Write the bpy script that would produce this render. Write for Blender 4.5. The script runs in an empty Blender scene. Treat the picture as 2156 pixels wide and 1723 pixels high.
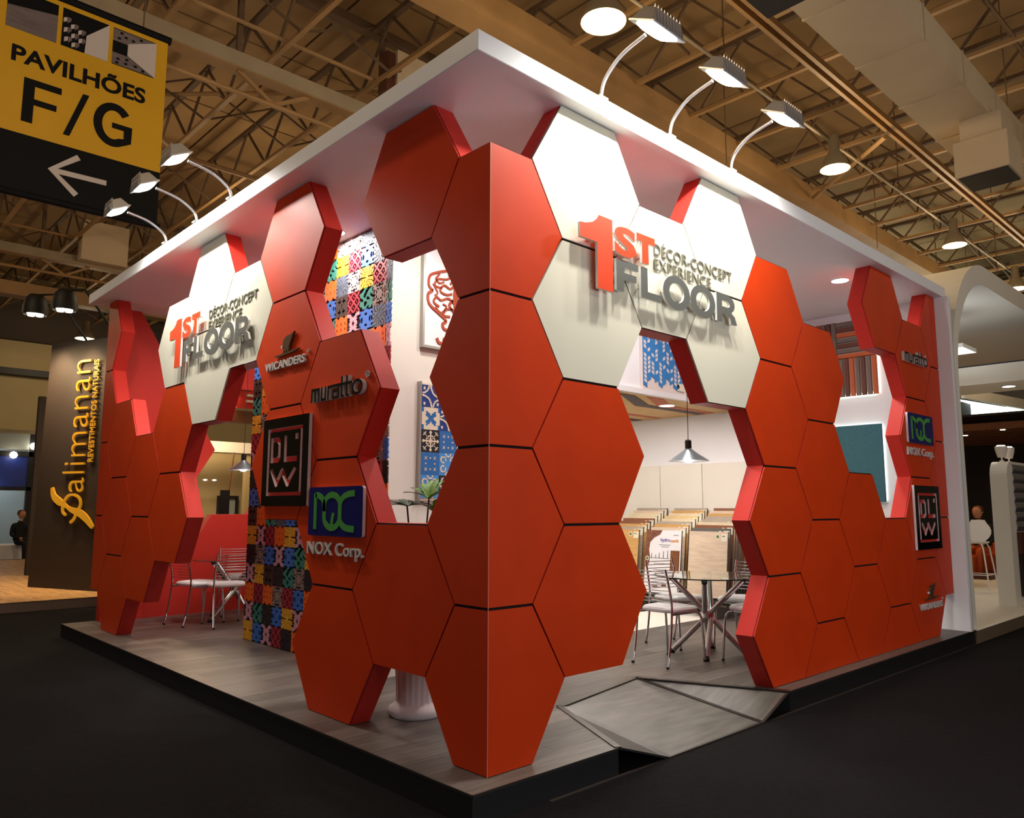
import bpy, bmesh, math, random
from mathutils import Vector, Matrix, noise
random.seed(7)
PI = math.pi
sc = bpy.context.scene
COL = sc.collection

# ------------------------------------------------------------------ camera
cam_data = bpy.data.cameras.new('camera'); cam = bpy.data.objects.new('camera', cam_data); COL.objects.link(cam)
CX, CY, CZ, YAW, PIT, ROL, FPX = -2.6455, -2.9929, 1.3393, 0.8172, 0.1274, 0.0017, 1626.2
fw = Vector((math.cos(PIT)*math.cos(YAW), math.cos(PIT)*math.sin(YAW), math.sin(PIT)))
rt = Vector((math.sin(YAW), -math.cos(YAW), 0)); up = rt.cross(fw)
r2 = rt*math.cos(ROL) + up*math.sin(ROL); u2 = -rt*math.sin(ROL) + up*math.cos(ROL)
cam.matrix_world = Matrix(((r2.x, u2.x, -fw.x, CX), (r2.y, u2.y, -fw.y, CY), (r2.z, u2.z, -fw.z, CZ), (0, 0, 0, 1)))
cam_data.sensor_fit = 'HORIZONTAL'; cam_data.sensor_width = 36.0; cam_data.lens = 36.0*FPX/2156.0
cam_data.clip_start = 0.05; cam_data.clip_end = 200
sc.camera = cam

# ------------------------------------------------------------------ world, exposure
sc.view_settings.view_transform = 'Standard'; sc.view_settings.look = 'None'
sc.view_settings.gamma = 1.0; sc.view_settings.use_curve_mapping = False
sc.view_settings.exposure = 0.0
w = bpy.data.worlds.new('world'); sc.world = w; w.use_nodes = True
bg = w.node_tree.nodes['Background']; bg.inputs[0].default_value = (1.0, 0.72, 0.45, 1); bg.inputs[1].default_value = 0.035

# ------------------------------------------------------------------ light levels
E_FLOOD_R, E_FLOOD_L = 108.0, 85.0
E_BAY = 112.0
E_DOWN = 19.0
E_PEND = 7.0

# ------------------------------------------------------------------ helpers
def lin(c):
    def f(v):
        v /= 255.0
        return v/12.92 if v <= 0.04045 else ((v+0.055)/1.055)**2.4
    return (f(c[0]), f(c[1]), f(c[2]), 1.0)

MATS = {}
def mat(name, rgb, rough=0.5, metal=0.0, emit=0.0, erg=None, var=0.0, vscale=8.0, bump=0.0, bscale=60.0, stretch=None,
        spec=0.5, trans=0.0, alpha=1.0, ior=1.45, objvar=0.0, coat=0.0):
    if name in MATS: return MATS[name]
    m = bpy.data.materials.new(name); m.use_nodes = True
    nt = m.node_tree; b = nt.nodes['Principled BSDF']
    c = lin(rgb)
    b.inputs['Base Color'].default_value = c
    b.inputs['Roughness'].default_value = rough; b.inputs['Metallic'].default_value = metal
    b.inputs['Specular IOR Level'].default_value = spec
    b.inputs['IOR'].default_value = ior
    if trans: b.inputs['Transmission Weight'].default_value = trans
    if coat: b.inputs['Coat Weight'].default_value = coat; b.inputs['Coat Roughness'].default_value = 0.15
    if emit:
        b.inputs['Emission Color'].default_value = lin(erg or rgb); b.inputs['Emission Strength'].default_value = emit
    if var or bump:
        tc = nt.nodes.new('ShaderNodeTexCoord'); mp = nt.nodes.new('ShaderNodeMapping')
        nt.links.new(tc.outputs['Object'], mp.inputs[0])
        if stretch: mp.inputs['Scale'].default_value = stretch
    last = None
    if var:
        n = nt.nodes.new('ShaderNodeTexNoise'); n.inputs['Scale'].default_value = vscale; n.inputs['Detail'].default_value = 4
        nt.links.new(mp.outputs[0], n.inputs['Vector'])
        mr = nt.nodes.new('ShaderNodeMapRange'); mr.inputs['From Min'].default_value = 0.3; mr.inputs['From Max'].default_value = 0.7
        mr.inputs['To Min'].default_value = 1-var; mr.inputs['To Max'].default_value = 1+var
        nt.links.new(n.outputs['Fac'], mr.inputs['Value']); last = mr.outputs[0]
    if objvar:
        oi = nt.nodes.new('ShaderNodeObjectInfo'); mr2 = nt.nodes.new('ShaderNodeMapRange')
        mr2.inputs['To Min'].default_value = 1-objvar; mr2.inputs['To Max'].default_value = 1+objvar
        nt.links.new(oi.outputs['Random'], mr2.inputs['Value'])
        if last:
            mu = nt.nodes.new('ShaderNodeMath'); mu.operation = 'MULTIPLY'
            nt.links.new(last, mu.inputs[0]); nt.links.new(mr2.outputs[0], mu.inputs[1]); last = mu.outputs[0]
        else: last = mr2.outputs[0]
    if last:
        hs = nt.nodes.new('ShaderNodeHueSaturation'); hs.inputs['Color'].default_value = c
        nt.links.new(last, hs.inputs['Value']); nt.links.new(hs.outputs[0], b.inputs['Base Color'])
    if bump:
        n2 = nt.nodes.new('ShaderNodeTexNoise'); n2.inputs['Scale'].default_value = bscale
        nt.links.new(mp.outputs[0], n2.inputs['Vector'])
        bp = nt.nodes.new('ShaderNodeBump'); bp.inputs['Strength'].default_value = bump; bp.inputs['Distance'].default_value = 0.01
        nt.links.new(n2.outputs['Fac'], bp.inputs['Height']); nt.links.new(bp.outputs[0], b.inputs['Normal'])
    MATS[name] = m
    return m

M = dict(
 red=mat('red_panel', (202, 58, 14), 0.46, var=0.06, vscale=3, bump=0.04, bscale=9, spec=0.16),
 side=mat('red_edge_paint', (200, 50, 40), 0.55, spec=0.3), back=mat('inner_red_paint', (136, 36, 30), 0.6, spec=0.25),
 white_panel=mat('cream_panel', (226, 222, 204), 0.22, var=0.02, vscale=2, spec=0.5),
 bead=mat('corner_bead_paint', (226, 130, 90), 0.5), gap=mat('dark_joint', (22, 10, 8), 0.9),
 white=mat('white_paint', (236, 236, 240), 0.5, var=0.015, vscale=2),
 warmwhite=mat('warm_white_paint', (232, 227, 216), 0.6, var=0.03, vscale=1.5),
 plank=mat('grey_oak_plank', (98, 90, 84), 0.42, var=0.3, vscale=5, stretch=(0.6, 7, 1), objvar=0.34, bump=0.1, bscale=20),
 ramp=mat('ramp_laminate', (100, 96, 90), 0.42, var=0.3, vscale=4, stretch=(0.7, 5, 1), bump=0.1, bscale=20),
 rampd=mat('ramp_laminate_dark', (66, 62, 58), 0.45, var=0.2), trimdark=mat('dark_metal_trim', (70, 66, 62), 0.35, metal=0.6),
 skirt=mat('black_skirting', (22, 21, 22), 0.5),
 carpet=mat('black_carpet', (23, 21, 22), 0.95, var=0.25, vscale=30, bump=0.4, bscale=300, spec=0.15),
 chrome=mat('chrome', (215, 215, 220), 0.08, metal=1.0),
 brushed=mat('brushed_steel', (200, 200, 206), 0.3, metal=0.9),
 alum=mat('aluminium', (205, 205, 205), 0.35, metal=0.8),
 vinyl=mat('white_vinyl', (232, 230, 234), 0.3),
 glass=mat('table_glass', (215, 240, 232), 0.02, trans=1.0, ior=1.45),
 blacktip=mat('black_rubber', (18, 18, 20), 0.6),
 shade=mat('pendant_metal', (150, 160, 165), 0.3, metal=0.85),
 cord=mat('black_cord', (15, 15, 15), 0.6),
 letter_o=mat('orange_letter', (228, 66, 24), 0.4),
 letter_g=mat('grey_letter', (92, 95, 92), 0.4),
 letter_side=mat('letter_edge_white', (240, 240, 238), 0.4),
 tagline=mat('tagline_letter', (112, 110, 94), 0.6),
 logo_br=mat('bronze_logo', (120, 92, 70), 0.3, metal=0.7),
 logo_silver=mat('silver_logo_edge', (206, 198, 194), 0.4),
 logo_blk=mat('black_logo', (22, 18, 18), 0.25),
 sign_blk=mat('black_acrylic', (14, 13, 13), 0.08, spec=0.6),
 sign_edge=mat('acrylic_cut_edge', (225, 205, 205), 0.3),
 navy=mat('navy_acrylic', (26, 30, 96), 0.12),
 green=mat('green_vinyl', (72, 150, 62), 0.4),
 pot=mat('white_planter', (235, 232, 232), 0.5),
 leaf=mat('palm_leaf', (96, 146, 28), 0.45, var=0.3, vscale=6),
 leafd=mat('dark_palm_leaf', (52, 74, 38), 0.5, var=0.2, vscale=6),
 stem=mat('plant_stem', (70, 66, 34), 0.7),
 lamp_on=mat('lamp_glow', (255, 252, 244), 0.5, emit=22.0, erg=(255, 250, 238)),
 lamp_warm=mat('lamp_glow_warm', (255, 236, 190), 0.5, emit=9.0, erg=(255, 226, 150)),
 led=mat('led_glow', (240, 255, 250), 0.5, emit=5.0, erg=(235, 250, 240)),
 led_small=mat('small_lamp_glow', (255, 240, 210), 0.5, emit=9.0),
 tan=mat('ceiling_board', (150, 120, 80), 0.85, var=0.12, vscale=1.2, objvar=0.08),
 beam=mat('cream_steel', (152, 118, 76), 0.6, var=0.12, vscale=2),
 beam2=mat('light_steel', (146, 132, 108), 0.6, var=0.1, vscale=2),
 beamd=mat('dark_steel', (98, 76, 54), 0.7, var=0.15, vscale=2),
 duct=mat('duct_sheet', (190, 170, 140), 0.55, var=0.06, vscale=1.5),
 grille=mat('grille_black', (14, 14, 16), 0.6),
 yellow=mat('banner_yellow', (200, 152, 14), 0.6),
 bblack=mat('banner_black', (9, 9, 12), 0.7, spec=0.2),
 bwhite=mat('banner_white', (190, 180, 176), 0.6),
 bgrey=mat('banner_grey', (104, 92, 92), 0.7, var=0.25, vscale=3, stretch=(1, 1, 12)),
 gold=mat('gold_letter_glow', (232, 168, 48), 0.35, metal=0.55, emit=0.25, erg=(255, 180, 40)),  # weak emission brightens the gilt in place of lamplight
 darkpanel=mat('dark_brown_panel', (44, 34, 28), 0.6),
 woodfloor=mat('light_wood_floor', (196, 152, 98), 0.5, var=0.25, vscale=3, stretch=(6, 1, 1)),
 greybrown=mat('plinth_brown', (104, 88, 70), 0.7),
 cream=mat('hall_cream', (186, 168, 124), 0.8, var=0.06, vscale=0.8),
 creamd=mat('hall_dark_paint', (70, 60, 50), 0.8),  # even dark brown for the gallery band and booth floor
 bluep=mat('blue_panel', (30, 56, 150), 0.4),
 darkframe=mat('dark_frame', (20, 22, 30), 0.5),
 paleglass=mat('pale_glazing', (150, 160, 158), 0.2, alpha=1),
 skin=mat('skin', (196, 140, 110), 0.6),
 hair=mat('brown_hair', (90, 50, 28), 0.7),
 suit=mat('black_suit', (20, 20, 24), 0.8),
 shirt=mat('white_shirt', (220, 215, 210), 0.8),
 orangefab=mat('orange_upholstery', (190, 78, 26), 0.7),
 brownfab=mat('brown_leather', (84, 48, 34), 0.4, bump=0.2, bscale=25),
 woodbr=mat('brown_wood', (120, 72, 38), 0.55, var=0.2, vscale=4, stretch=(1, 6, 6)),
 mdf=mat('tan_plywood', (206, 168, 110), 0.6, var=0.12, vscale=2, stretch=(4, 1, 1)),
 mdf_o=mat('terracotta_plywood', (186, 96, 58), 0.6),
 mdf_d=mat('dark_plywood', (62, 50, 46), 0.6),
 teal=mat('teal_felt', (62, 108, 118), 0.9, var=0.08, vscale=40),
 st_o=mat('foam_orange', (196, 104, 66), 0.85), st_b=mat('foam_brown', (112, 74, 62), 0.85), st_g=mat('foam_taupe', (124, 112, 104), 0.85),
 tileblk=mat('mosaic_backing', (14, 11, 11), 0.9),
 chev=mat('chevron_blue', (50, 130, 200), 0.6),
 chevw=mat('chevron_board', (226, 214, 210), 0.6),
 orn=mat('ornament_terracotta', (170, 74, 44), 0.7),
 frame_s=mat('silver_frame', (176, 176, 170), 0.35, metal=0.6),
 bt_navy=mat('tile_navy', (30, 58, 130), 0.5), bt_blue=mat('tile_blue', (44, 108, 176), 0.5), bt_lblue=mat('tile_light_blue', (72, 146, 214), 0.5),
 bt_blk=mat('tile_black', (28, 26, 34), 0.5), bt_cream=mat('tile_cream', (228, 214, 190), 0.55),
 sticker=mat('white_sticker', (228, 226, 206), 0.6), badge=mat('green_badge', (96, 110, 70), 0.6),
 brace=mat('board_edge', (90, 84, 76), 0.6), clear=mat('clear_plastic', (235, 225, 215), 0.15, spec=0.6),
)

def root_off(p):
    while p is not None and p.parent is not None: p = p.parent
    return Vector(p.location) if p is not None and p.get('_w') else Vector((0, 0, 0))

class MB:
    def __init__(s): s.v = []; s.f = []; s.mi = []
    def add(s, vs, fs, mi=0):
        o = len(s.v); s.v += [tuple(v) for v in vs]; s.f += [tuple(i+o for i in f) for f in fs]; s.mi += [mi]*len(fs); return s
    def box(s, x0, x1, y0, y1, z0, z1, mi=0):
        return s.add([(x0,y0,z0),(x1,y0,z0),(x1,y1,z0),(x0,y1,z0),(x0,y0,z1),(x1,y0,z1),(x1,y1,z1),(x0,y1,z1)],
                     [(0,3,2,1),(4,5,6,7),(0,1,5,4),(1,2,6,5),(2,3,7,6),(3,0,4,7)], mi)
    def bar(s, p, q, wd, ht, mi=0):
        p = Vector(p); q = Vector(q); d = (q-p).normalized()
        a = d.cross(Vector((0,0,1)))
        a = Vector((1,0,0)) if a.length < 1e-3 else a.normalized()
        b = a.cross(d)
        vs = [c + a*(sx*wd/2) + b*(sy*ht/2) for c in (p, q) for sx, sy in ((-1,-1),(1,-1),(1,1),(-1,1))]
        return s.add(vs, [(0,3,2,1),(4,5,6,7),(0,1,5,4),(1,2,6,5),(2,3,7,6),(3,0,4,7)], mi)
    def tube(s, pts, r, n=10, mi=0, cap=True):
        pts = [Vector(p) for p in pts]; rs = r if isinstance(r, (list, tuple)) else [r]*len(pts)
        rings = []; prev = None
        for i, p in enumerate(pts):
            d = (pts[min(i+1, len(pts)-1)] - pts[max(i-1, 0)]).normalized()
            if prev is None:
                a = d.cross(Vector((0,0,1))); a = Vector((1,0,0)) if a.length < 1e-3 else a.normalized()
            else:
                a = (prev - d*prev.dot(d)).normalized()
            prev = a; b = d.cross(a)
            rings.append([p + a*(rs[i]*math.cos(2*PI*k/n)) + b*(rs[i]*math.sin(2*PI*k/n)) for k in range(n)])
        vs = [v for rg in rings for v in rg]; fs = []
        for i in range(len(pts)-1):
            for k in range(n): fs.append((i*n+k, i*n+(k+1)%n, (i+1)*n+(k+1)%n, (i+1)*n+k))
        if cap: fs.append(tuple(range(n))[::-1]); fs.append(tuple((len(pts)-1)*n+k for k in range(n)))
        return s.add(vs, fs, mi)
    def lathe(s, prof, c=(0,0,0), n=32, mi=0, rf=None):
        vs = []; fs = []
        for (r, z) in prof:
            for k in range(n):
                a = 2*PI*k/n; rr = r*(rf(a, z) if rf else 1)
                vs.append((c[0]+rr*math.cos(a), c[1]+rr*math.sin(a), c[2]+z))
        for i in range(len(prof)-1):
            for k in range(n): fs.append((i*n+k, i*n+(k+1)%n, (i+1)*n+(k+1)%n, (i+1)*n+k))
        if prof[0][0] > 1e-5: fs.append(tuple(range(n))[::-1])
        if prof[-1][0] > 1e-5: fs.append(tuple((len(prof)-1)*n+k for k in range(n)))
        return s.add(vs, fs, mi)
    def prism(s, pts, P, d0, d1, mi=0, mi_side=None):
        """pts 2D outline; P(x, z, d) gives the world point; solid between depths d0 and d1"""
        n = len(pts)
        vs = [P(a, b, d0) for a, b in pts] + [P(a, b, d1) for a, b in pts]
        s.add(vs, [tuple(range(n))[::-1], tuple(range(n, 2*n))], mi)
        o = len(s.v) - 2*n
        for k in range(n):
            s.f.append((o+k, o+(k+1)%n, o+n+(k+1)%n, o+n+k)); s.mi.append(mi if mi_side is None else mi_side)
        return s
    def build(s, name, mats, parent=None, smooth=False, recalc=True, bevel=0.0, seg=1):
        me = bpy.data.meshes.new(name)
        off = root_off(parent)
        me.from_pydata([tuple(Vector(v)-off) for v in s.v], [], s.f)
        if not isinstance(mats, (list, tuple)): mats = [mats]
        for m in mats: me.materials.append(M[m] if isinstance(m, str) else m)
        for p, i in zip(me.polygons, s.mi): p.material_index = i
        if recalc or bevel:
            bm = bmesh.new(); bm.from_mesh(me)
            bmesh.ops.recalc_face_normals(bm, faces=bm.faces)
            if bevel:
                bmesh.ops.bevel(bm, geom=list(bm.edges), offset=bevel, segments=seg, affect='EDGES', profile=0.5, clamp_overlap=True)
            bm.to_mesh(me); bm.free()
        if smooth:
            for p in me.polygons: p.use_smooth = True
            try: me.set_sharp_from_angle(angle=math.radians(40))
            except Exception: pass
        me.update()
        o = bpy.data.objects.new(name, me); COL.objects.link(o)
        if parent is not None:
            o.parent = parent
        return o

def thing(name, label, cat, loc=(0,0,0), group=None, local=False, rot=0.0):
    o = bpy.data.objects.new(name, None); COL.objects.link(o); o.empty_display_size = 0.1
    o.location = loc; o.rotation_euler = (0, 0, rot)
    if not local: o['_w'] = 1
    o['label'] = label; o['category'] = cat
    if group: o['group'] = group
    return o
def tag(o, label, cat, group=None):
    o['label'] = label; o['category'] = cat
    if group: o['group'] = group
    return o
def struct(o): o['kind'] = 'structure'; return o
def sub(o, parent, mbo):  # reparent mesh (built in parent's frame) below a part with no own offset
    mbo.parent = o; return mbo
def copy_tree(o, parent=None):
    c = o.copy(); COL.objects.link(c); c.parent = parent
    for ch in list(o.children): copy_tree(ch, c)
    return c
def light(kind, name, loc, energy, color=(1, 0.95, 0.88), size=0.1, parent=None, direction=None, spot=None, blend=0.3):
    l = bpy.data.lights.new(name, kind); l.energy = energy; l.color = color
    if kind == 'AREA': l.size = size
    else: l.shadow_soft_size = size
    if spot: l.spot_size = spot; l.spot_blend = blend
    o = bpy.data.objects.new(name, l); COL.objects.link(o)
    loc = Vector(loc)
    if parent is not None:
        o.parent = parent
        loc = loc - root_off(parent)
    o.location = loc
    if direction is not None: o.rotation_euler = Vector(direction).to_track_quat('-Z', 'Y').to_euler()
    return o

# viewer-facing frames: P(x to the viewer's right, z up, d outward)
def P_front(y0): return lambda x, z, d: (x, y0-d, z)          # planes facing -y, x runs along +x
def P_left(x0): return lambda x, z, d: (x0-d, -x, z)          # planes facing -x, x runs along -y

def text_objs(s, P, x0, x1, z0, z1, d0, d1, face, side, parent, bold=0.0, split=True, name='letter', shear=0.0, rot=False):
    cu = bpy.data.curves.new('t', 'FONT'); cu.body = s; cu.fill_mode = 'FRONT' if False else 'BOTH'
    cu.extrude = 0.5; cu.offset = bold; cu.resolution_u = 4; cu.shear = shear
    idx = [i for i, ch in enumerate(s) if not ch.isspace()]
    slots = max(1, len(idx)); 
    for k in range(slots): cu.materials.append(M['white'])
    for k, i in enumerate(idx): cu.body_format[i].material_index = k
    to = bpy.data.objects.new('t', cu); COL.objects.link(to)
    dg = bpy.context.evaluated_depsgraph_get(); me = bpy.data.meshes.new_from_object(to.evaluated_get(dg))
    bpy.data.objects.remove(to)
    vs = [v.co.copy() for v in me.vertices]
    ax0 = min(v.x for v in vs); ax1 = max(v.x for v in vs); ay0 = min(v.y for v in vs); ay1 = max(v.y for v in vs)
    groups = {}
    for p in me.polygons: groups.setdefault(p.material_index if split else 0, []).append((tuple(p.vertices), abs(p.normal.z) > 0.5))
    outs = []
    for g in sorted(groups):
        mb = MB(); used = {}
        for f, front in groups[g]:
            nf = []
            for i in f:
                if i not in used:
                    used[i] = len(mb.v); v = vs[i]
                    tx = (v.x-ax0)/(ax1-ax0); ty = (v.y-ay0)/(ay1-ay0); d = d1 if v.z > 0 else d0
                    if rot: mb.v.append(P(x1-(x1-x0)*ty, z0+(z1-z0)*tx, d))
                    else: mb.v.append(P(x0+(x1-x0)*tx, z0+(z1-z0)*ty, d))
                nf.append(used[i])
            mb.f.append(tuple(nf)); mb.mi.append(0 if front else 1)
        outs.append(mb.build(name, [face, side], parent))
    bpy.data.meshes.remove(me)
    return outs

def plate(loops, P, d0, d1, face, side, parent, name):
    """flat plate with holes (even-odd fill) between depths d0 and d1"""
    cu = bpy.data.curves.new('t', 'CURVE'); cu.dimensions = '2D'; cu.fill_mode = 'BOTH'; cu.extrude = 0.5
    for lp in loops:
        sp = cu.splines.new('POLY'); sp.points.add(len(lp)-1); sp.use_cyclic_u = True
        for k, (a, b) in enumerate(lp): sp.points[k].co = (a, b, 0, 1)
    to = bpy.data.objects.new('t', cu); COL.objects.link(to)
    dg = bpy.context.evaluated_depsgraph_get(); me = bpy.data.meshes.new_from_object(to.evaluated_get(dg))
    bpy.data.objects.remove(to)
    mb = MB(); mb.v = [tuple(P(v.co.x, v.co.y, d1 if v.co.z > 0 else d0)) for v in me.vertices]
    for p in me.polygons: mb.f.append(tuple(p.vertices)); mb.mi.append(0 if abs(p.normal.z) > 0.5 else 1)
    bpy.data.meshes.remove(me)
    return mb.build(name, [face, side], parent)

def ribbon(pts, wd):
    """2D outline of a stroke following pts; wd scalar or list"""
    n = len(pts); W = wd if isinstance(wd, (list, tuple)) else [wd]*n
    L = []; R = []
    for i, (x, y) in enumerate(pts):
        ax, ay = pts[max(i-1, 0)]; bx, by = pts[min(i+1, n-1)]
        dx, dy = bx-ax, by-ay; l = math.hypot(dx, dy) or 1; nx, ny = -dy/l, dx/l
        L.append((x+nx*W[i]/2, y+ny*W[i]/2)); R.append((x-nx*W[i]/2, y-ny*W[i]/2))
    return L + R[::-1]
def ribbon_mb(mb, pts, wd, P, d0, d1, mi=0, ms=None):
    out = ribbon(pts, wd); n = len(pts)
    for i in range(n-1):
        q = [out[i], out[i+1], out[2*n-2-i], out[2*n-1-i]]
        mb.prism(q, P, d0, d1, mi, ms)
def arc(cx, cy, rx, ry, a0, a1, n=16):
    return [(cx+rx*math.cos(math.radians(a0+(a1-a0)*i/n)), cy+ry*math.sin(math.radians(a0+(a1-a0)*i/n))) for i in range(n+1)]
def bez(pts, n=12):
    """smooth Catmull-Rom curve through 2D/3D points"""
    P_ = [Vector(p) for p in pts]; out = []
    for i in range(len(P_)-1):
        a = P_[max(i-1, 0)]; b = P_[i]; c = P_[i+1]; d = P_[min(i+2, len(P_)-1)]
        for k in range(n):
            t = k/n
            out.append(0.5*((2*b) + (c-a)*t + (2*a-5*b+4*c-d)*t*t + (3*b-a-3*c+d)*t**3))
    out.append(P_[-1]); return out

# ================================================================== hall shell
HF = -0.125          # hall floor
F = 0.02             # booth floor (top of the planks)
H = 0.8327           # hexagon height
ROOF = 4.5*H
o = struct(MB().box(-40, 60, -30, 60, HF-0.1, HF).build('floor', 'carpet'))

hall_lights = []
# ceiling boards
ceil_ = struct(MB().box(-14, 40, -14, 34, 8.95, 9.1).build('ceiling', 'beamd'))
cb = None
for i in range(13):
    for j in range(15):
        if cb is None:
            cb = MB().box(0, 2.46, 0, 2.46, 8.86, 8.95).build('ceiling_board', 'tan', ceil_); ob = cb
        else:
            ob = cb.copy(); COL.objects.link(ob); ob.parent = ceil_
        ob.location = (-7+i*2.5, -9+j*2.5, 0)

# ------------------------------------------------------------------ booth: hexagon walls
S_R, D_R = 0.5, 0.0659
S_L, D_L = 0.5048, 0.0179
TH = 0.15
def hexpts(c, v0):
    if v0 < 0: pts = [(c-1, 0.0), (c-.5, 0.0)] if False else [(c-1, 0.0), (c+1, 0.0), (c+.5, .5), (c-.5, .5)]
    else: pts = [(c-.5, v0), (c+.5, v0), (c+1, v0+.5), (c+.5, v0+1), (c-.5, v0+1), (c-1, v0+.5)]
    return pts
def clip(pts, lo, hi):
    for sgn, lim in ((1, lo), (-1, hi)):
        out = []
        for i in range(len(pts)):
            a, b = pts[i], pts[(i+1) % len(pts)]
            ia = sgn*(a[0]-lim) >= -1e-9; ib = sgn*(b[0]-lim) >= -1e-9
            if ia: out.append(a)
            if ia != ib:
                t = (lim-a[0])/(b[0]-a[0]); out.append((lim, a[1]+t*(b[1]-a[1])))
        pts = out
        if not pts: return []
    return pts
def inset(pts, g):
    n = len(pts); area = sum(pts[i][0]*pts[(i+1) % n][1]-pts[(i+1) % n][0]*pts[i][1] for i in range(n))
    sg = 1 if area > 0 else -1; lines = []
    for i in range(n):
        (x0, y0), (x1, y1) = pts[i], pts[(i+1) % n]
        dx, dy = x1-x0, y1-y0; l = math.hypot(dx, dy); nx, ny = -dy/l*sg, dx/l*sg
        lines.append((x0+nx*g, y0+ny*g, dx, dy))
    out = []
    for i in range(n):
        x1, y1, ax, ay = lines[i-1]; x2, y2, bx, by = lines[i]
        den = ax*by-ay*bx
        if abs(den) < 1e-9: out.append((x2, y2)); continue
        t = ((x2-x1)*by-(y2-y1)*bx)/den; out.append((x1+ax*t, y1+ay*t))
    return out
def hex_wall(name, cols, s, dd, P, cut, whites, lo_plate=0.0, lo_core=0.0, plates=True, hi=None):
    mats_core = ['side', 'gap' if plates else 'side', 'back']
    root = MB(); 
    # core: union of hexagons
    hexes = []
    for c, vs in cols.items():
        for v in vs: hexes.append((c, v, hexpts(1.5*c, v)))
    def W(pts): return [(dd*(0 if False else 1)+a*s, max(b*H, F)) for a, b in pts]
    edges = {}
    polys = []
    for c, v, pts in hexes:
        pp = clip(W(pts), lo_core, cut)
        if len(pp) < 3: continue
        polys.append(pp)
        for i in range(len(pp)):
            a, b = pp[i], pp[(i+1) % len(pp)]
            k = tuple(sorted(((round(a[0], 3), round(a[1], 3)), (round(b[0], 3), round(b[1], 3)))))
            edges[k] = edges.get(k, 0)+1
    f0 = 0.013 if plates else 0.0
    for pp in polys:
        n = len(pp)
        root.add([P(a, b, f0) for a, b in pp], [tuple(range(n))], 1)
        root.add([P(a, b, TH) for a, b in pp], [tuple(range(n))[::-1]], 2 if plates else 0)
        for i in range(n):
            a, b = pp[i], pp[(i+1) % n]
            k = tuple(sorted(((round(a[0], 3), round(a[1], 3)), (round(b[0], 3), round(b[1], 3)))))
            if edges[k] == 1:
                root.add([P(*a, f0), P(*b, f0), P(*b, TH), P(*a, TH)], [(0, 1, 2, 3)], 1 if (plates and abs(a[0]-lo_core) < 1e-6 and abs(b[0]-lo_core) < 1e-6) else 0)
    bmm = root.build(name, mats_core, recalc=False)
    me = bmm.data; bm = bmesh.new(); bm.from_mesh(me); bmesh.ops.remove_doubles(bm, verts=bm.verts, dist=1e-4)
    bmesh.ops.recalc_face_normals(bm, faces=bm.faces); bm.to_mesh(me); bm.free()
    struct(bmm)
    if plates:
        for c, v, pts in hexes:
            pp = clip(W(pts), lo_plate, cut)
            if len(pp) < 3: continue
            q = inset(pp, 0.0042)
            if c == 0: q = [(lo_plate if abs(a-lo_plate) < 0.006 else a, b) for a, b in q]
            q = [(a, b-(.007 if b > (v+1)*H-.03 and v+1 < 4.4 else 0)) for a, b in q]
            wh = (c, v) in whites
            p = MB().prism(q, P, 0.0, 0.0125, 0, 1).build('hexagon_panel', ['white_panel' if wh else 'red', 'white_panel' if wh else 'side'], bmm)
            if wh: p['label'] = 'cream hexagon panel'
    return bmm
PR = lambda u, z, d: (u, d, z)
PL = lambda u, z, d: (d, u, z)
right_cols = {0: [0, 1, 2, 3], 1: [.5, 1.5, 2.5, 3.5], 2: [3], 3: [2.5, 3.5], 4: [0, 1, 2, 3], 5: [-.5, .5, 1.5, 2.5], 6: [0, 1],
              7: [-.5, .5, 3.5], 8: [0, 1, 2, 3], 9: [.5, 1.5, 2.5, 3.5]}
left_cols = {0: [0, 1, 2, 3], 1: [.5, 3.5], 2: [0, 1, 2], 3: [1.5, 2.5, 3.5], 4: [3], 5: [2.5, 3.5], 6: [1, 2, 3],
             7: [.5, 1.5], 8: [0, 1, 2], 9: [.5, 1.5, 2.5, 3.5]}
# the corner column folds round the edge: its half width includes the offset
def WR_cols(cols): return cols
hex_wall('wall_right', right_cols, S_R, D_R, PR, 13.5*S_R+D_R, {(1, 2.5), (1, 3.5), (2, 3), (3, 2.5), (3, 3.5)}, 0.0, 0.013)
hex_wall('wall_left', left_cols, S_L, D_L, PL, 13.5*S_L+D_L, {(4, 3), (5, 2.5), (5, 3.5), (6, 3)}, 0.0126, TH)
tag(MB().box(-.0015, .0015, -.0015, .0015, F, 4*H-.01).build('corner_bead', 'bead'), 'thin pale bead down the folded red corner', 'trim')
# far side wall of the booth, same hexagons, plain red on the inside
back_cols = {0: [-.5, .5, 1.5, 2.5, 3.5], 1: [0, 2, 3], 2: [-.5, .5, 3.5], 3: [0, 1], 4: [-.5, .5, 1.5, 2.5, 3.5], 5: [0, 1, 2, 3], 6: [.5, 1.5, 2.5, 3.5], 7: [0, 1, 2, 3], 8: [.5, 1.5, 2.5, 3.5]}
hex_wall('wall_back', back_cols, 0.5, 0.16, lambda u, z, d: (u, 6.98+d, z), 6.8, set(), 0.0, 0.16, plates=False)

# ------------------------------------------------------------------ roof slab and solid side wall
t = thing('canopy_roof', 'flat white canopy roof slab over the red hexagon booth', 'roof', (3.3, 3.5, ROOF))
MB().box(-0.172, 6.93, -0.088, 7.06, ROOF+0.001, ROOF+0.122).build('roof_slab', 'white', t, bevel=0.004)
o = tag(MB().box(6.82, 6.90, -0.14, 7.0, F, ROOF).build('side_partition', 'white', bevel=0.003), 'solid white side wall of the red booth ending in an upright post', 'wall')
o = tag(MB().box(6.905, 6.94, -0.13, 6.9, F, ROOF-0.02).build('edge_post', 'alum'), 'narrow grey metal strip upright beside the white side wall', 'post')

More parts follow.
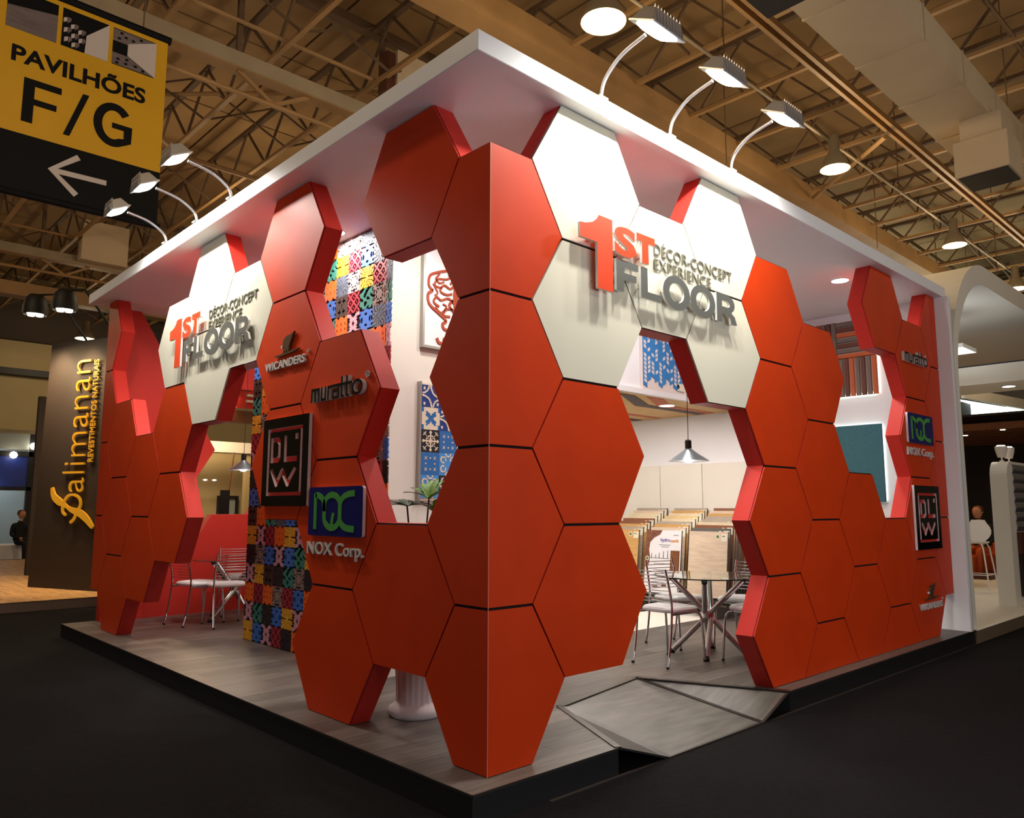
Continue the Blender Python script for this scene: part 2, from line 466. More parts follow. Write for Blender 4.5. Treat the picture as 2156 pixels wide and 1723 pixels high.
# ------------------------------------------------------------------ platform with planks and the ramp cut-out
HOLE = [(0.856, -0.13), (2.813, -0.13), (2.365, 0.92), (1.27, 0.71)]     # D G A C
def cut_poly(poly, hole):
    """convex poly minus convex hole -> list of convex polys"""
    def half(pts, p, q, keep_out):
        out = []; sgn = -1 if keep_out else 1
        def sd(a): return sgn*((q[0]-p[0])*(a[1]-p[1])-(q[1]-p[1])*(a[0]-p[0]))
        for i in range(len(pts)):
            a, b = pts[i], pts[(i+1) % len(pts)]; da, db = sd(a), sd(b)
            if da >= -1e-9: out.append(a)
            if (da > 1e-9 and db < -1e-9) or (da < -1e-9 and db > 1e-9):
                t_ = da/(da-db); out.append((a[0]+t_*(b[0]-a[0]), a[1]+t_*(b[1]-a[1])))
        return out
    pieces = []; rest = poly
    for i in range(len(hole)):
        p, q = hole[i], hole[(i+1) % len(hole)]
        o_ = half(rest, p, q, True)
        if len(o_) >= 3 and abs(sum(o_[k][0]*o_[(k+1) % len(o_)][1]-o_[(k+1) % len(o_)][0]*o_[k][1] for k in range(len(o_)))) > 1e-5: pieces.append(o_)
        rest = half(rest, p, q, False)
        if len(rest) < 3: break
    return pieces
PX0, PX1, PY0, PY1 = -0.20, 7.0, -0.125, 7.12
Pf = lambda x, y, d: (x, y, d)
tag(MB().box(.3, 7.0, -0.150, -0.128, HF, HF+.004).build('floor_strip', 'darkpanel'), 'thin brown edging strip on the carpet along the platform foot', 'strip')
t = thing('raised_platform', 'low booth platform with grey oak planks and black skirting', 'platform', (3.4, 3.5, HF))
mb = MB()
for pc in cut_poly([(PX0, PY0), (PX1, PY0), (PX1, PY1), (PX0, PY1)], HOLE): mb.prism(pc, Pf, HF, F-0.008)
mb.build('platform_base', 'skirt', t)
mb = MB(); e = 0.006
for (a, b) in (((PX0, PY0), (0.856, PY0)), ((2.813, PY0), (PX1, PY0)), ((PX0, PY0), (PX0, PY1))):
    mb.bar((a[0]-(0.003 if a[0] == b[0] else 0), a[1]-(0.003 if a[1] == b[1] else 0), F-0.004), (b[0]-(0.003 if a[0] == b[0] else 0), b[1]-(0.003 if a[1] == b[1] else 0), F-0.004), e, 0.012)
mb.build('edge_trim', 'trimdark', t)
rowh = 0.195; y = PY0; r = 0; npl = 0
while y < PY1-0.02:
    y1 = min(y+rowh, PY1); x = PX0 - (r*0.53) % 1.3
    while x < PX1:
        xa, xb = max(x, PX0), min(x+1.3, PX1); x += 1.3
        if xb-xa < 0.04: continue
        mb = MB(); g = 0.0008
        poly = [(xa+g, y+g), (xb-g, y+g), (xb-g, y1-g), (xa+g, y1-g)]
        ps = cut_poly(poly, HOLE) if (xb > 0.8 and xa < 2.9 and y < 1.0) else [poly]
        for pc in ps: MB().prism(pc, Pf, F-0.008, F).build('plank', 'plank', t); npl += 1
    y = y1; r += 1
# light floor of the inner room
tag(MB().box(1.02, 6.78, 2.36, 4.75, F+0.0005, F+0.004).build('pale_floor_sheet', 'warmwhite'), 'pale cream floor sheet behind the chairs in the inner room', 'floor')

# ramp of folded faces down to the carpet
t = thing('entrance_ramp', 'faceted grey ramp let into the platform edge at the entrance', 'ramp', (1.85, 0.3, HF))
A_, C_, D_, G_ = Vector((2.365, .92, F)), Vector((1.27, .71, F)), Vector((.856, -.125, F)), Vector((2.813, -.125, F))
E_, F_ = Vector((1.30, -.14, HF+0.004)), Vector((2.40, -.14, HF+0.004))
def slab3(pts, th=0.006):
    pts = [Vector(p) for p in pts]; n = (pts[1]-pts[0]).cross(pts[2]-pts[0]).normalized()
    if n.z < 0: n = -n
    m = MB(); k = len(pts)
    m.add([p for p in pts]+[p-n*th for p in pts], [tuple(range(k)), tuple(range(k, 2*k))[::-1]]+[(i, (i+1) % k, k+(i+1) % k, k+i) for i in range(k)]); return m
slab3([A_, C_, E_, F_]).build('ramp_plate', 'ramp', t)
slab3([A_, F_, G_]).build('side_facet', 'ramp', t)
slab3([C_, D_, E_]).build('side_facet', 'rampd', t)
for a, b, w_ in ((A_, C_, .05), (A_, G_, .055), (A_, F_, .05), (C_, D_, .04), (C_, E_, .06), (E_, F_, .02), (D_, E_, .02), (G_, F_, .02)):
    MB().bar(a+Vector((0, 0, .003)), b+Vector((0, 0, .003)), w_, 0.006).build('trim_strip', 'trimdark', t)

# ------------------------------------------------------------------ mosaic partition
t = thing('mosaic_wall', 'partition covered with patchwork of coloured cut-out square tiles', 'wall', (0.95, 3.5, F))
MB().box(0.892, 1.0, 2.26, 4.765, F, ROOF).build('backing', 'tileblk', t)
TW, THh, Z0 = 0.204, 0.1886, 0.024
def sym4(f): return lambda x, y: f(abs(x), abs(y))
def k_star(x, y):
    a = math.atan2(y, x); r_ = math.hypot(x, y)
    if r_ < 0.42: return True
    if abs((a*8/(2*PI)) % 1-0.5) > 0.33 and r_ < 0.62: return True
    X, Y = abs(x), abs(y)
    return (abs(X-0.62) < 0.1 and (Y*3.1) % 1 > 0.3) or (abs(Y-0.62) < 0.1 and (X*3.1) % 1 > 0.3) or (X > .78 and Y > .78) or (abs(X-Y) < .12 and r_ > .5) or (X > .86 and (Y*4) % 1 > .45) or (Y > .86 and (X*4) % 1 > .45)
def k_orange(x, y):
    yy = abs(y); t_ = (x+1)/2*3
    return not ((abs((t_ % 1)-.5) < .16*(1-abs(yy-.28)/.2)) if abs(yy-.28) < .2 else False) and not (yy > .72 and abs(((x+1)/2*2) % 1-.5) < .5*(yy-.72)/.5)
def k_blue(x, y):
    X, Y = abs(x), abs(y)
    d1 = math.hypot(X-1.0, Y)/1.0; lens = math.hypot(X, Y-1.0)
    if math.hypot(X*1.6, (Y-.52)*2.6) < .32: return False
    if math.hypot((X-.62)*2.6, Y*1.2) < .36: return False
    if X > .82 and (Y*2.3) % 1 < .5: return False
    if Y > .86 and X > .3: return False
    return True
def k_yellow(x, y):
    a = math.atan2(y, x); r_ = math.hypot(x, y)
    if abs(y) < .05 and abs(x) > .2: return False
    n_ = (a*16/(2*PI)+(0.5 if r_ > .62 else 0)) % 1
    if .25 < r_ < 1.3 and n_ < .3 and (r_*3.4) % 1 > .25: return False
    return True
def k_pink(x, y):
    X, Y = abs(x), abs(y)
    if X/.2+Y/.3 < 1: return False
    if Y > .55 and X < (Y-.55)*1.1+.1*((Y*9) % 1): return False
    if X > .72-.25*((Y*3.3) % 1) and Y < .7: return False
    return True
def k_teal(x, y):
    a = math.sin(3.1*x+2.0*math.sin(2.6*y+.6)); b = math.sin(3.3*y-1.8*math.sin(2.4*x+.3))
    return not (a*b > .42 or (a*b < -.62))
def k_lattice(x, y):
    for cx_ in (-.5, .5, -1.0, 1.0, 0):
        pass
    u, v = (x+1)/1.0 % 1-.5, (y+1)/1.0 % 1-.5
    p = abs(math.sin(PI*(x+y)*1.0)); q = abs(math.sin(PI*(x-y)*1.0))
    return p < .42 or q < .42 or (p > .9 and q > .9)
def k_stroke(x, y):
    a = math.atan2(y, x); r_ = math.hypot(x, y)
    return ((a*14/(2*PI)+.35*math.sin(6*r_)) % 1) > .22 or r_ < .12
def k_brown(x, y):
    X, Y = abs(x), abs(y)
    return not ((abs(X-.35) < .07 and .2 < Y < .8) or (abs(Y-.5) < .07 and .15 < X < .6) or (X < .06 and Y < .3))
KINDS = {'O': (k_orange, (236, 106, 24)), 'B': (k_blue, (62, 112, 196)), 'Y': (k_yellow, (236, 176, 50)), 'P': (k_pink, (206, 150, 164)),
         'T': (k_teal, (58, 132, 118)), 'L': (k_lattice, (166, 48, 62)), 'G': (k_star, (146, 128, 120)), 'S': (k_stroke, (92, 98, 112)),
         'N': (k_brown, (66, 46, 38)), 'K': (k_stroke, (44, 40, 42)), 'W': (k_star, (196, 186, 186))}
KM = {}
def raster(f, n=30):
    return [[1 if f((i+.5)/n*2-1, (j+.5)/n*2-1) else 0 for i in range(n)] for j in range(n)]
def relief(g, wd, ht, P, d0, d1, mi=0):
    """solid relief from a 0/1 grid, rows merged into runs"""
    mb = MB(); n = len(g[0]); m = len(g); dx, dz = wd/n, ht/m
    for j in range(m):
        i = 0
        while i < n:
            if g[j][i]:
                k = i
                while k < n and g[j][k]: k += 1
                a, b, c, d = i*dx, k*dx, j*dz, (j+1)*dz
                mb.add([P(a, c, d1), P(b, c, d1), P(b, d, d1), P(a, d, d1)], [(0, 1, 2, 3)], mi)
                for xx in (a, b): mb.add([P(xx, c, d0), P(xx, d, d0), P(xx, d, d1), P(xx, c, d1)], [(0, 1, 2, 3)], mi)
                i = k
            else: i += 1
        if True:
            i = 0
            while i < n:   # horizontal walls towards the row below
                dn = g[j-1][i] if j > 0 else 0
                if g[j][i] != dn:
                    k = i
                    while k < n and g[j][k] != (g[j-1][k] if j > 0 else 0) and g[j][k] == g[j][i]: k += 1
                    mb.add([P(i*dx, j*dz, d0), P(k*dx, j*dz, d0), P(k*dx, j*dz, d1), P(i*dx, j*dz, d1)], [(0, 1, 2, 3)], mi); i = k
                else: i += 1
    return mb
for kk, (f, c) in KINDS.items():
    m_ = mat('mosaic_'+kk, c, 0.6, var=0.05)
    mb = relief(raster(f), TW-0.002, THh-0.002, lambda x, z, d: (-d, -x, z), 0, 0.012)
    KM[kk] = mb.build('tile', m_, recalc=False).data
    bpy.data.objects.remove([o_ for o_ in COL.objects if o_.data == KM[kk]][0])
# columns run from the far (left in view) end; rows from the floor
rows = {0: 'YBPLKOTGYBPN', 1: 'PTKBYPOLSTGO', 2: 'OLOGLBOKPYTS', 3: 'PYNKTGKOBLPN', 4: 'KGBPBTYLKOGB', 5: 'YPLOYPGTSBLK', 6: 'NOTSBKLYPGOT',
        7: 'BSGYOLTKBPNY', 8: 'KPLTGNBOYSTL', 9: 'POBKYSPGLTOG', 10: 'LKYGTBONSPBT', 11: 'YGPOLKTSBYGO', 12: 'TONBSYLPGKPB', 13: 'NYBTPOGKYLSN',
        14: 'BLSPGTBOYTGO', 15: 'OTGYLBTTOPBS', 16: 'SPBOTNYBNLTG', 17: 'GKTPOLGOSWYL', 18: 'LBYNGOPTYLBS', 19: 'PSOTBGLOWWSW'}
half = {13: 'L', 14: 'P', 15: 'B', 16: 'T', 17: 'S', 18: 'G', 19: 'S'}
for r in range(20):
    for c in range(13):
        k = rows[r][c] if c < 12 else half.get(r, 'OKBGPTL'[r % 7])
        yl = 4.748-TW*c
        ob = bpy.data.objects.new('tile', KM[k]); COL.objects.link(ob); ob.parent = t
        sx = 1.0 if c < 12 else 0.36
        sz = 1.0 if r < 19 else (ROOF-0.004-(Z0+THh*19))/THh
        ob.location = Vector((0.892, yl-0.001, Z0+THh*r+0.001))-Vector(t.location); ob.scale = (1, sx, sz)

# ------------------------------------------------------------------ white partition, bulkhead, inner room
t = thing('white_partition', 'plain white partition behind the palm with two pictures', 'wall', (2.0, 2.3, F))
MB().box(0.885, 3.0, 2.24, 2.34, F, ROOF).build('wall_panel', 'warmwhite', t)
t = thing('bulkhead', 'white bulkhead above the inner room opening with blue chevron board', 'wall', (4.9, 2.3, 2.62))
MB().box(3.0, 6.81, 2.24, 2.34, 2.62, ROOF).build('wall_panel', 'white', t)
MB().box(3.0, 6.81, 2.20, 2.242, 2.60, 2.66).build('edge_trim', 'white', t)
tag(MB().box(1.0, 6.81, 4.77, 4.85, F, ROOF).build('unseen_rear_wall', 'warmwhite'), 'unseen white wall added to close the inner room for its light', 'wall')  # out of view, built to close off the light in the inner room
t = thing('lower_ceiling', 'low plywood ceiling of the inner room with geometric stripes', 'ceiling', (4.9, 3.5, 2.66))
MB().box(1.0, 6.81, 2.345, 4.76, 2.66, 2.70).build('ceiling_sheet', 'mdf', t)
for pts, mm in (([(4.3, 2.6), (4.6, 2.6), (5.4, 3.0), (6.7, 3.0), (6.7, 3.15), (5.3, 3.15)], 'mdf_d'), ([(4.75, 2.55), (5.1, 2.55), (5.7, 2.86), (6.7, 2.86), (6.7, 2.98), (5.55, 2.98)], 'mdf_o'),
                ([(4.6, 3.75), (4.85, 3.75), (5.6, 4.1), (6.7, 4.1), (6.7, 4.25), (5.5, 4.25)], 'mdf_d'), ([(4.5, 3.5), (5.2, 3.5), (5.9, 3.75), (6.7, 3.75), (6.7, 3.85), (5.8, 3.85)], 'mdf_o')):
    MB().prism(pts, lambda x, y, d: (x, y, d), 2.654, 2.66).build('stripe', mm, t)
# low white wall boards behind the racks
t = thing('wall_cladding', 'row of tall white wall boards behind the sample racks', 'cladding', (6.8, 3.4, F))
for a, b in ((2.42, 3.136), (3.144, 3.856), (3.864, 4.57)):
    MB().box(6.785, 6.818, a, b, F, 1.965).build('board', 'warmwhite', t, bevel=0.003)

# striped acoustic panel and teal panel, back-lit, on the white side wall
PSW = P_left(6.82)
t = thing('striped_panel', 'acoustic panel of orange and brown ridged strips, glowing edges', 'panel', (6.8, 1.1, 2.7))
MB().box(6.79, 6.812, 0.70, 1.56, 2.74, 3.61).build('mount', 'white', t)
MB().box(6.795, 6.81, 0.675, 0.69, 2.72, 3.63).build('light_strip', 'led', t)
MB().box(6.795, 6.81, 0.69, 1.57, 2.712, 2.727).build('light_strip', 'led', t)
cc = ['st_o', 'st_g', 'st_b', 'st_g', 'st_o', 'st_b', 'st_g']
for bi in range(2):
    for bj in range(2):
        y0 = 0.66+bi*0.47; z0 = 2.70+bj*0.4725; hor = (bi+bj) % 2 == 1
        for k in range(7):
            a = 0.47*k/7; b = 0.47*(k+1)/7-0.003
            pr_ = [(a, 0), (a+.008, .022), ((a+b)/2, .032), (b-.008, .022), (b, 0)]
            mb = MB()
            if hor: mb.prism(pr_, lambda p, q, d, y0=y0, z0=z0: (6.79-q, y0+d, z0+p), 0.002, 0.467)
            else: mb.prism(pr_, lambda p, q, d, y0=y0, z0=z0: (6.79-q, y0+p, z0+d), 0.002, 0.469)
            mb.build('strip', cc[(k+bi) % 7], t)
t = thing('teal_panel', 'plain teal felt wall panel with glowing edges', 'panel', (6.8, 1.1, 1.42))
MB().box(6.76, 6.79, 0.645, 1.60, 1.417, 2.34).build('felt_face', 'teal', t, bevel=0.003)
MB().box(6.79, 6.812, 0.70, 1.56, 1.46, 2.30).build('mount', 'white', t)
MB().box(6.795, 6.81, 0.66, 0.672, 1.43, 2.33).build('light_strip', 'led', t)
MB().box(6.795, 6.81, 0.672, 1.59, 2.318, 2.33).build('light_strip', 'led', t)

# chevron board on the bulkhead
PB = P_front(2.24)
t = thing('chevron_board', 'white board with blue herringbone cut-outs on the bulkhead', 'board', (4.7, 2.22, 2.72))
MB().box(4.22, 5.25, 2.205, 2.24, 2.655, 3.36).build('board', 'chevw', t, bevel=0.003)
random.seed(3)
cw = 1.0/14
for i in range(14):
    x0 = 4.235+i*cw; s0, s1 = (0, .032) if i % 2 else (.032, 0)
    zb = 2.70+(.0, .05, .09, .05)[i % 4]-(.02 if i % 5 == 0 else 0)
    MB().prism([(x0, zb+s0), (x0+cw*.97, zb+s1), (x0+cw*.97, 3.31+s1), (x0, 3.31+s0)], PB, 0.036, 0.042).build('blue_column', 'chev', t)
    z = zb+.04
    while z < 3.29:
        if random.random() < .68:
            xa, xb = x0+cw*.2, x0+cw*.78; ra, rb = s0+(s1-s0)*.2, s0+(s1-s0)*.78
            MB().prism([(xa, z+ra), (xb, z+rb), (xb, z+rb+.036), (xa, z+ra+.036)], PB, 0.042, 0.045).build('window', 'chevw', t)
        z += .049
MB().prism([(4.88, 2.70), (5.02, 2.70), (5.02, 2.79), (4.88, 2.79)], PB, 0.045, 0.048).build('tag', 'sticker', t)
MB().prism([(4.89+.022*math.cos(a*PI/3), 2.75+.03*math.sin(a*PI/3)) for a in range(6)], PB, 0.0485, 0.051).build('badge', 'bt_blk', t)

# ornamental red picture and blue tile picture on the white partition
PW = P_front(2.24)
t = thing('ornament_picture', 'white framed picture with terracotta arabesque cut-out', 'picture', (1.6, 2.22, 2.70))
MB().box(1.20, 2.10, 2.205, 2.24, 2.71, 3.60).build('canvas', 'white', t)
for b in ((1.185, 1.205, 2.69, 3.62), (2.095, 2.115, 2.69, 3.62), (1.205, 2.095, 2.69, 2.712), (1.205, 2.095, 3.60, 3.62)):
    MB().box(b[0], b[1], 2.195, 2.24, b[2], b[3]).build('frame_bar', 'frame_s', t)
mb = MB()
cx0 = 1.56
for sg in (-1, 1):
    X = lambda a: cx0+sg*a
    for pts, wd in (([(0.0, 3.46), (.10, 3.47), (.12, 3.41), (.2, 3.38), (.30, 3.33), (.315, 3.24), (.27, 3.20)], .022),
                    ([(.27, 3.20), (.32, 3.16), (.31, 3.08), (.22, 3.02), (.15, 2.98), (.12, 2.95)], .024),
                    ([(.12, 2.95), (.16, 2.92), (.14, 2.88), (.05, 2.87), (.0, 2.84)], .024),
                    ([(0.05, 2.87), (.04, 2.80), (.10, 2.76), (.19, 2.75), (.22, 2.79)], .026),
                    ([(.04, 3.38), (.12, 3.33), (.22, 3.31), (.25, 3.25), (.18, 3.24)], .016),
                    ([(.03, 3.30), (.08, 3.25), (.15, 3.27), (.19, 3.21), (.12, 3.19), (.06, 3.21)], .018),
                    ([(.03, 3.12), (.10, 3.16), (.18, 3.13), (.23, 3.15), (.26, 3.10), (.20, 3.07)], .018),
                    ([(.02, 3.02), (.07, 3.07), (.13, 3.05), (.15, 3.00), (.08, 3.0)], .018),
                    ([(.20, 3.36), (.24, 3.31), (.20, 3.28), (.15, 3.30)], .014), ([(.27, 3.26), (.22, 3.19), (.25, 3.16)], .014), ([(.12, 3.43), (.07, 3.40), (.10, 3.36)], .014),
                    ([(.24, 3.06), (.18, 3.02), (.12, 3.08), (.16, 3.10)], .013), ([(.0, 3.34), (.05, 3.33), (.08, 3.29)], .016),
                    ([(.0, 3.18), (.05, 3.15), (.09, 3.10), (.05, 3.06)], .02),
                    ([(.10, 2.79), (.14, 2.80), (.15, 2.76)], .016)):
        c_ = [(p[0], p[1]) for p in bez([(X(a), b, 0) for a, b in pts], 6)]
        ribbon_mb(mb, c_, wd, PW, 0.036, 0.044)
ribbon_mb(mb, [(cx0, 2.84), (cx0, 2.95), (cx0, 3.2), (cx0, 3.46)], [.03, .06, .09, .03], PW, 0.036, 0.0445)
mb.build('arabesque', 'orn', t)

def grid_from(f, n=28): return raster(f, n)
t = thing('blue_tile_picture', 'framed panel of blue, navy and black patterned tiles', 'picture', (1.6, 2.22, 1.42))
MB().box(1.185, 1.97, 2.21, 2.24, 1.40, 2.385).build('backing', 'bt_cream', t)
MB().box(1.172, 1.187, 2.195, 2.24, 1.39, 2.395).build('frame_bar', 'frame_s', t)
def q_snow(x, y):
    X, Y = abs(x), abs(y); r_ = math.hypot(X, Y)
    if X < .07 and Y < .9 or Y < .07 and X < .9: return True
    if r_ < .2: return True
    if abs(X-Y) < .07 and r_ < 1.1: return True
    if math.hypot(X-.78, Y) < .12 or math.hypot(Y-.78, X) < .12: return True
    if abs(X+Y-1.3) < .07 and abs(X-Y) < .35: return True
    return abs(r_-.48) < .05 and abs(X-Y) > .12
def q_stars(x, y):
    X, Y = abs(x)-.5, abs(y)-.5; r_ = math.hypot(X, Y); a = math.atan2(Y, X)
    if r_ < .17+.07*math.cos(8*a): return True
    return math.hypot(abs(abs(x)-.0), abs(abs(y)-.5)) < .07 or math.hypot(abs(abs(x)-.5), abs(y)) < .09 and abs(x) > .42
def q_leaf(x, y):
    r_ = math.hypot(x, y); a = math.atan2(y, x)
    return not (r_ < .16+.62*abs(math.sin(2*a))**1.2*(1+.13*math.cos(14*a))) and not (abs(x) > .75 and abs(y) > .6)
def q_knot(x, y):
    X, Y = abs(x), abs(y)
    d1 = abs(math.hypot(x-1, y-1)-1.05) < .08; d2 = abs(math.hypot(x+1, y+1)-1.05) < .08
    d3 = abs(math.hypot(x-1, y+1)-.75) < .07; d4 = abs(math.hypot(x+1, y-1)-.75) < .07
    return d1 or d2 or d3 or d4 or math.hypot(X-.75, Y-.7) < .13
def q_scroll(x, y):
    X, Y = abs(x), abs(y)
    return abs(math.hypot(X-.55, Y-.4)-.28) < .07 and not (X < .45 and Y < .3) or abs(math.hypot(X, Y-1)-.3) < .06
rr = [['N', 'N', 'B', 'L'], ['F', 'N', 'F', 'B'], ['K', 'S', 'F', 'N'], ['S', 'L', 'K', 'S'], ['L', 'K', 'S', 'L']]
QK = {'N': (q_knot, 'bt_navy', 'bt_cream'), 'F': (q_leaf, 'bt_blue', 'bt_cream'), 'K': (q_snow, 'bt_blk', 'bt_cream'), 'S': (q_stars, 'bt_blue', 'bt_cream'), 'L': (q_scroll, 'bt_lblue', 'bt_cream'), 'B': (q_knot, 'bt_blue', 'bt_cream')}
QM = {}
for j in range(5):
    for i in range(4):
        k = rr[j][i]; x0 = 1.195+i*0.19; z1 = 2.372-j*0.19
        if k not in QM:
            f, c1_, c2_ = QK[k]
            mb = MB().box(0, .188, -.006, 0, 0, .188, 0)
            rl = relief(raster(f, 28), .188, .188, lambda x, z, d: (x, -d, z), 0.006, 0.009, 1)
            mb.add(rl.v, rl.f, 1)
            ob = mb.build('tile', [c1_, c2_], recalc=False); QM[k] = ob.data; ob.parent = t
        else:
            ob = bpy.data.objects.new('tile', QM[k]); COL.objects.link(ob); ob.parent = t
        ob.location = Vector((x0, 2.209, z1-.19))-Vector(t.location)

# ================================================================== signs on the hexagon walls
FRW = P_front(0.0)                         # x = distance along the right wall
FLW = P_left(0.0)                          # x = -distance along the left wall
def big_sign(P, ox, oz, side_word, s=1.0):
    """ox = x of the lower-left corner of the figure 1, oz = baseline z"""
    t = thing('logo_lettering', 'raised orange and grey store lettering on the cream hexagons facing the %s aisle' % side_word, 'sign', P(ox+0.8, oz, 0.0))
    x = lambda a: ox+a
    one = [(0.30, 0.0), (0.155, 0.0), (0.155, 0.285), (0.0, 0.285), (0.0, 0.375), (0.05, 0.38), (0.11, 0.40), (0.15, 0.43), (0.17, 0.46), (0.30, 0.46)]
    MB().prism([(x(a), oz+b) for a, b in one], P, 0.044, 0.062, 0, 1).build('letter', ['letter_o', 'letter_side'], t)
    text_objs('S', P, x(.318), x(.535), oz+.252, oz+.445, .044, .062, 'letter_o', 'letter_side', t, bold=.045)
    T = [(.54, .445), (.54, .395), (.595, .395), (.595, .255), (.665, .255), (.665, .395), (.735, .395), (.735, .445)]
    MB().prism([(x(a), oz+b) for a, b in T], P, 0.044, 0.062, 0, 1).build('letter', ['letter_o', 'letter_side'], t)
    Fl = [(.345, .03), (.345, .232), (.565, .232), (.565, .188), (.418, .188), (.418, .152), (.545, .152), (.545, .11), (.418, .11), (.418, .03)]
    MB().prism([(x(a), oz+b) for a, b in Fl], P, 0.034, 0.052, 0, 1).build('letter', ['letter_g', 'letter_side'], t)
    Ll = [(.592, .03), (.592, .232), (.662, .232), (.662, .076), (.812, .076), (.812, .03)]
    MB().prism([(x(a), oz+b) for a, b in Ll], P, 0.034, 0.052, 0, 1).build('letter', ['letter_g', 'letter_side'], t)
    for c in (.985, 1.3):
        n = 36
        out = [(x(c)+.157*math.cos(2*PI*i/n), oz+.131+.118*math.sin(2*PI*i/n)) for i in range(n)]
        inn = [(x(c)+.085*math.cos(2*PI*i/n), oz+.131+.068*math.sin(2*PI*i/n)) for i in range(n)]
        plate([out, inn], P, 0.034, 0.052, 'letter_g', 'letter_side', t, 'letter')
    R_out = [(1.475, .03), (1.475, .236)]+arc(1.63, .172, .09, .064, 90, -60, 8)+[(1.68, .105)]+[(1.715, .09), (1.73, .06), (1.745, .03), (1.665, .03), (1.65, .075), (1.62, .1), (1.548, .1), (1.548, .03)]
    R_in = [(1.548, .192), (1.62, .192), (1.645, .185), (1.652, .168), (1.645, .152), (1.62, .145), (1.548, .145)]
    plate([[(x(a), oz+b) for a, b in R_out], [(x(a), oz+b) for a, b in R_in]], P, 0.034, 0.052, 'letter_g', 'letter_side', t, 'letter')
    for a, b in ((.22, .1), (.22, .4), (.42, .35), (.63, .3), (.38, .1), (.62, .1), (.87, .13), (1.19, .13), (1.51, .1), (.4, .42), (.63, .42)):
        q_ = P(x(a), oz+b, .002); q2_ = P(x(a), oz+b, .046 if b > .25 or a < .3 else .036); MB().tube([q_, q2_], .006, 6).build('standoff_pin', 'alum', t)
    text_objs('D\u00c9COR-CONCEPT', P, x(.80), x(1.765), oz+.370, oz+.47, 0.003, 0.009, 'tagline', 'tagline', t, bold=-.004, name='small_letter')
    text_objs('EXPERIENCE', P, x(.80), x(1.48), oz+.268, oz+.345, 0.003, 0.009, 'tagline', 'tagline', t, bold=-.004, name='small_letter')
    return t
big_sign(FRW, 0.655, 2.650, 'right-hand')
big_sign(FLW, -4.575, 2.640, 'left-hand')

def reg_mark(P, cx, cz, r, t):
    mb = MB(); ribbon_mb(mb, arc(cx, cz, r, r, 0, 360, 16), r*.22, P, .004, .014)
    ribbon_mb(mb, [(cx-r*.3, cz-r*.5), (cx-r*.3, cz+r*.5), (cx+r*.2, cz+r*.4), (cx+r*.2, cz+r*.1), (cx-r*.25, cz), (cx+r*.35, cz-r*.5)], r*.2, P, .0041, .0141)
    mb.build('registered_mark', 'logo_silver', t)
def cork_logo(P, x0, z0, w_, side_word):
    """lettering 0.66 wide with a stepped tree emblem above"""
    t = thing('emblem_lettering', 'small metal lettering under a bird-and-bar emblem on the %s wall' % side_word, 'sign', P(x0+.33, z0, 0))
    text_objs('WICANDERS', P, x0, x0+.625, z0, z0+.062, 0.004, .022, 'logo_silver', 'logo_silver', t, bold=.02)
    reg_mark(P, x0+.652, z0+.077, .011, t)
    ex = x0
    MB().prism([(ex+a_, z0+b_) for a_, b_ in ((.15, .096), (.165, .104), (.50, .117), (.535, .114), (.44, .099), (.20, .088))], P, 0.004, .022).build('emblem_bar', 'logo_br', t)
    MB().prism([(ex+a_, z0+b_) for a_, b_ in ((.285, .112), (.297, .155), (.278, .18), (.288, .208), (.33, .234), (.40, .238), (.452, .252), (.425, .225), (.402, .19), (.377, .15), (.372, .108),
                (.350, .108), (.343, .14), (.332, .108), (.312, .108), (.306, .135), (.300, .108))], P, 0.004, .022).build('emblem_bird', 'logo_br', t)
    MB().prism([(ex+a_, z0+b_) for a_, b_ in ((.248, .15), (.268, .15), (.272, .17), (.252, .172))], P, 0.004, .02).build('emblem_bar', 'logo_silver', t)
    return t
cork_logo(FLW, -2.587, 2.370, 660, 'left')
cork_logo(FRW, 5.765, 0.320, 660, 'right')

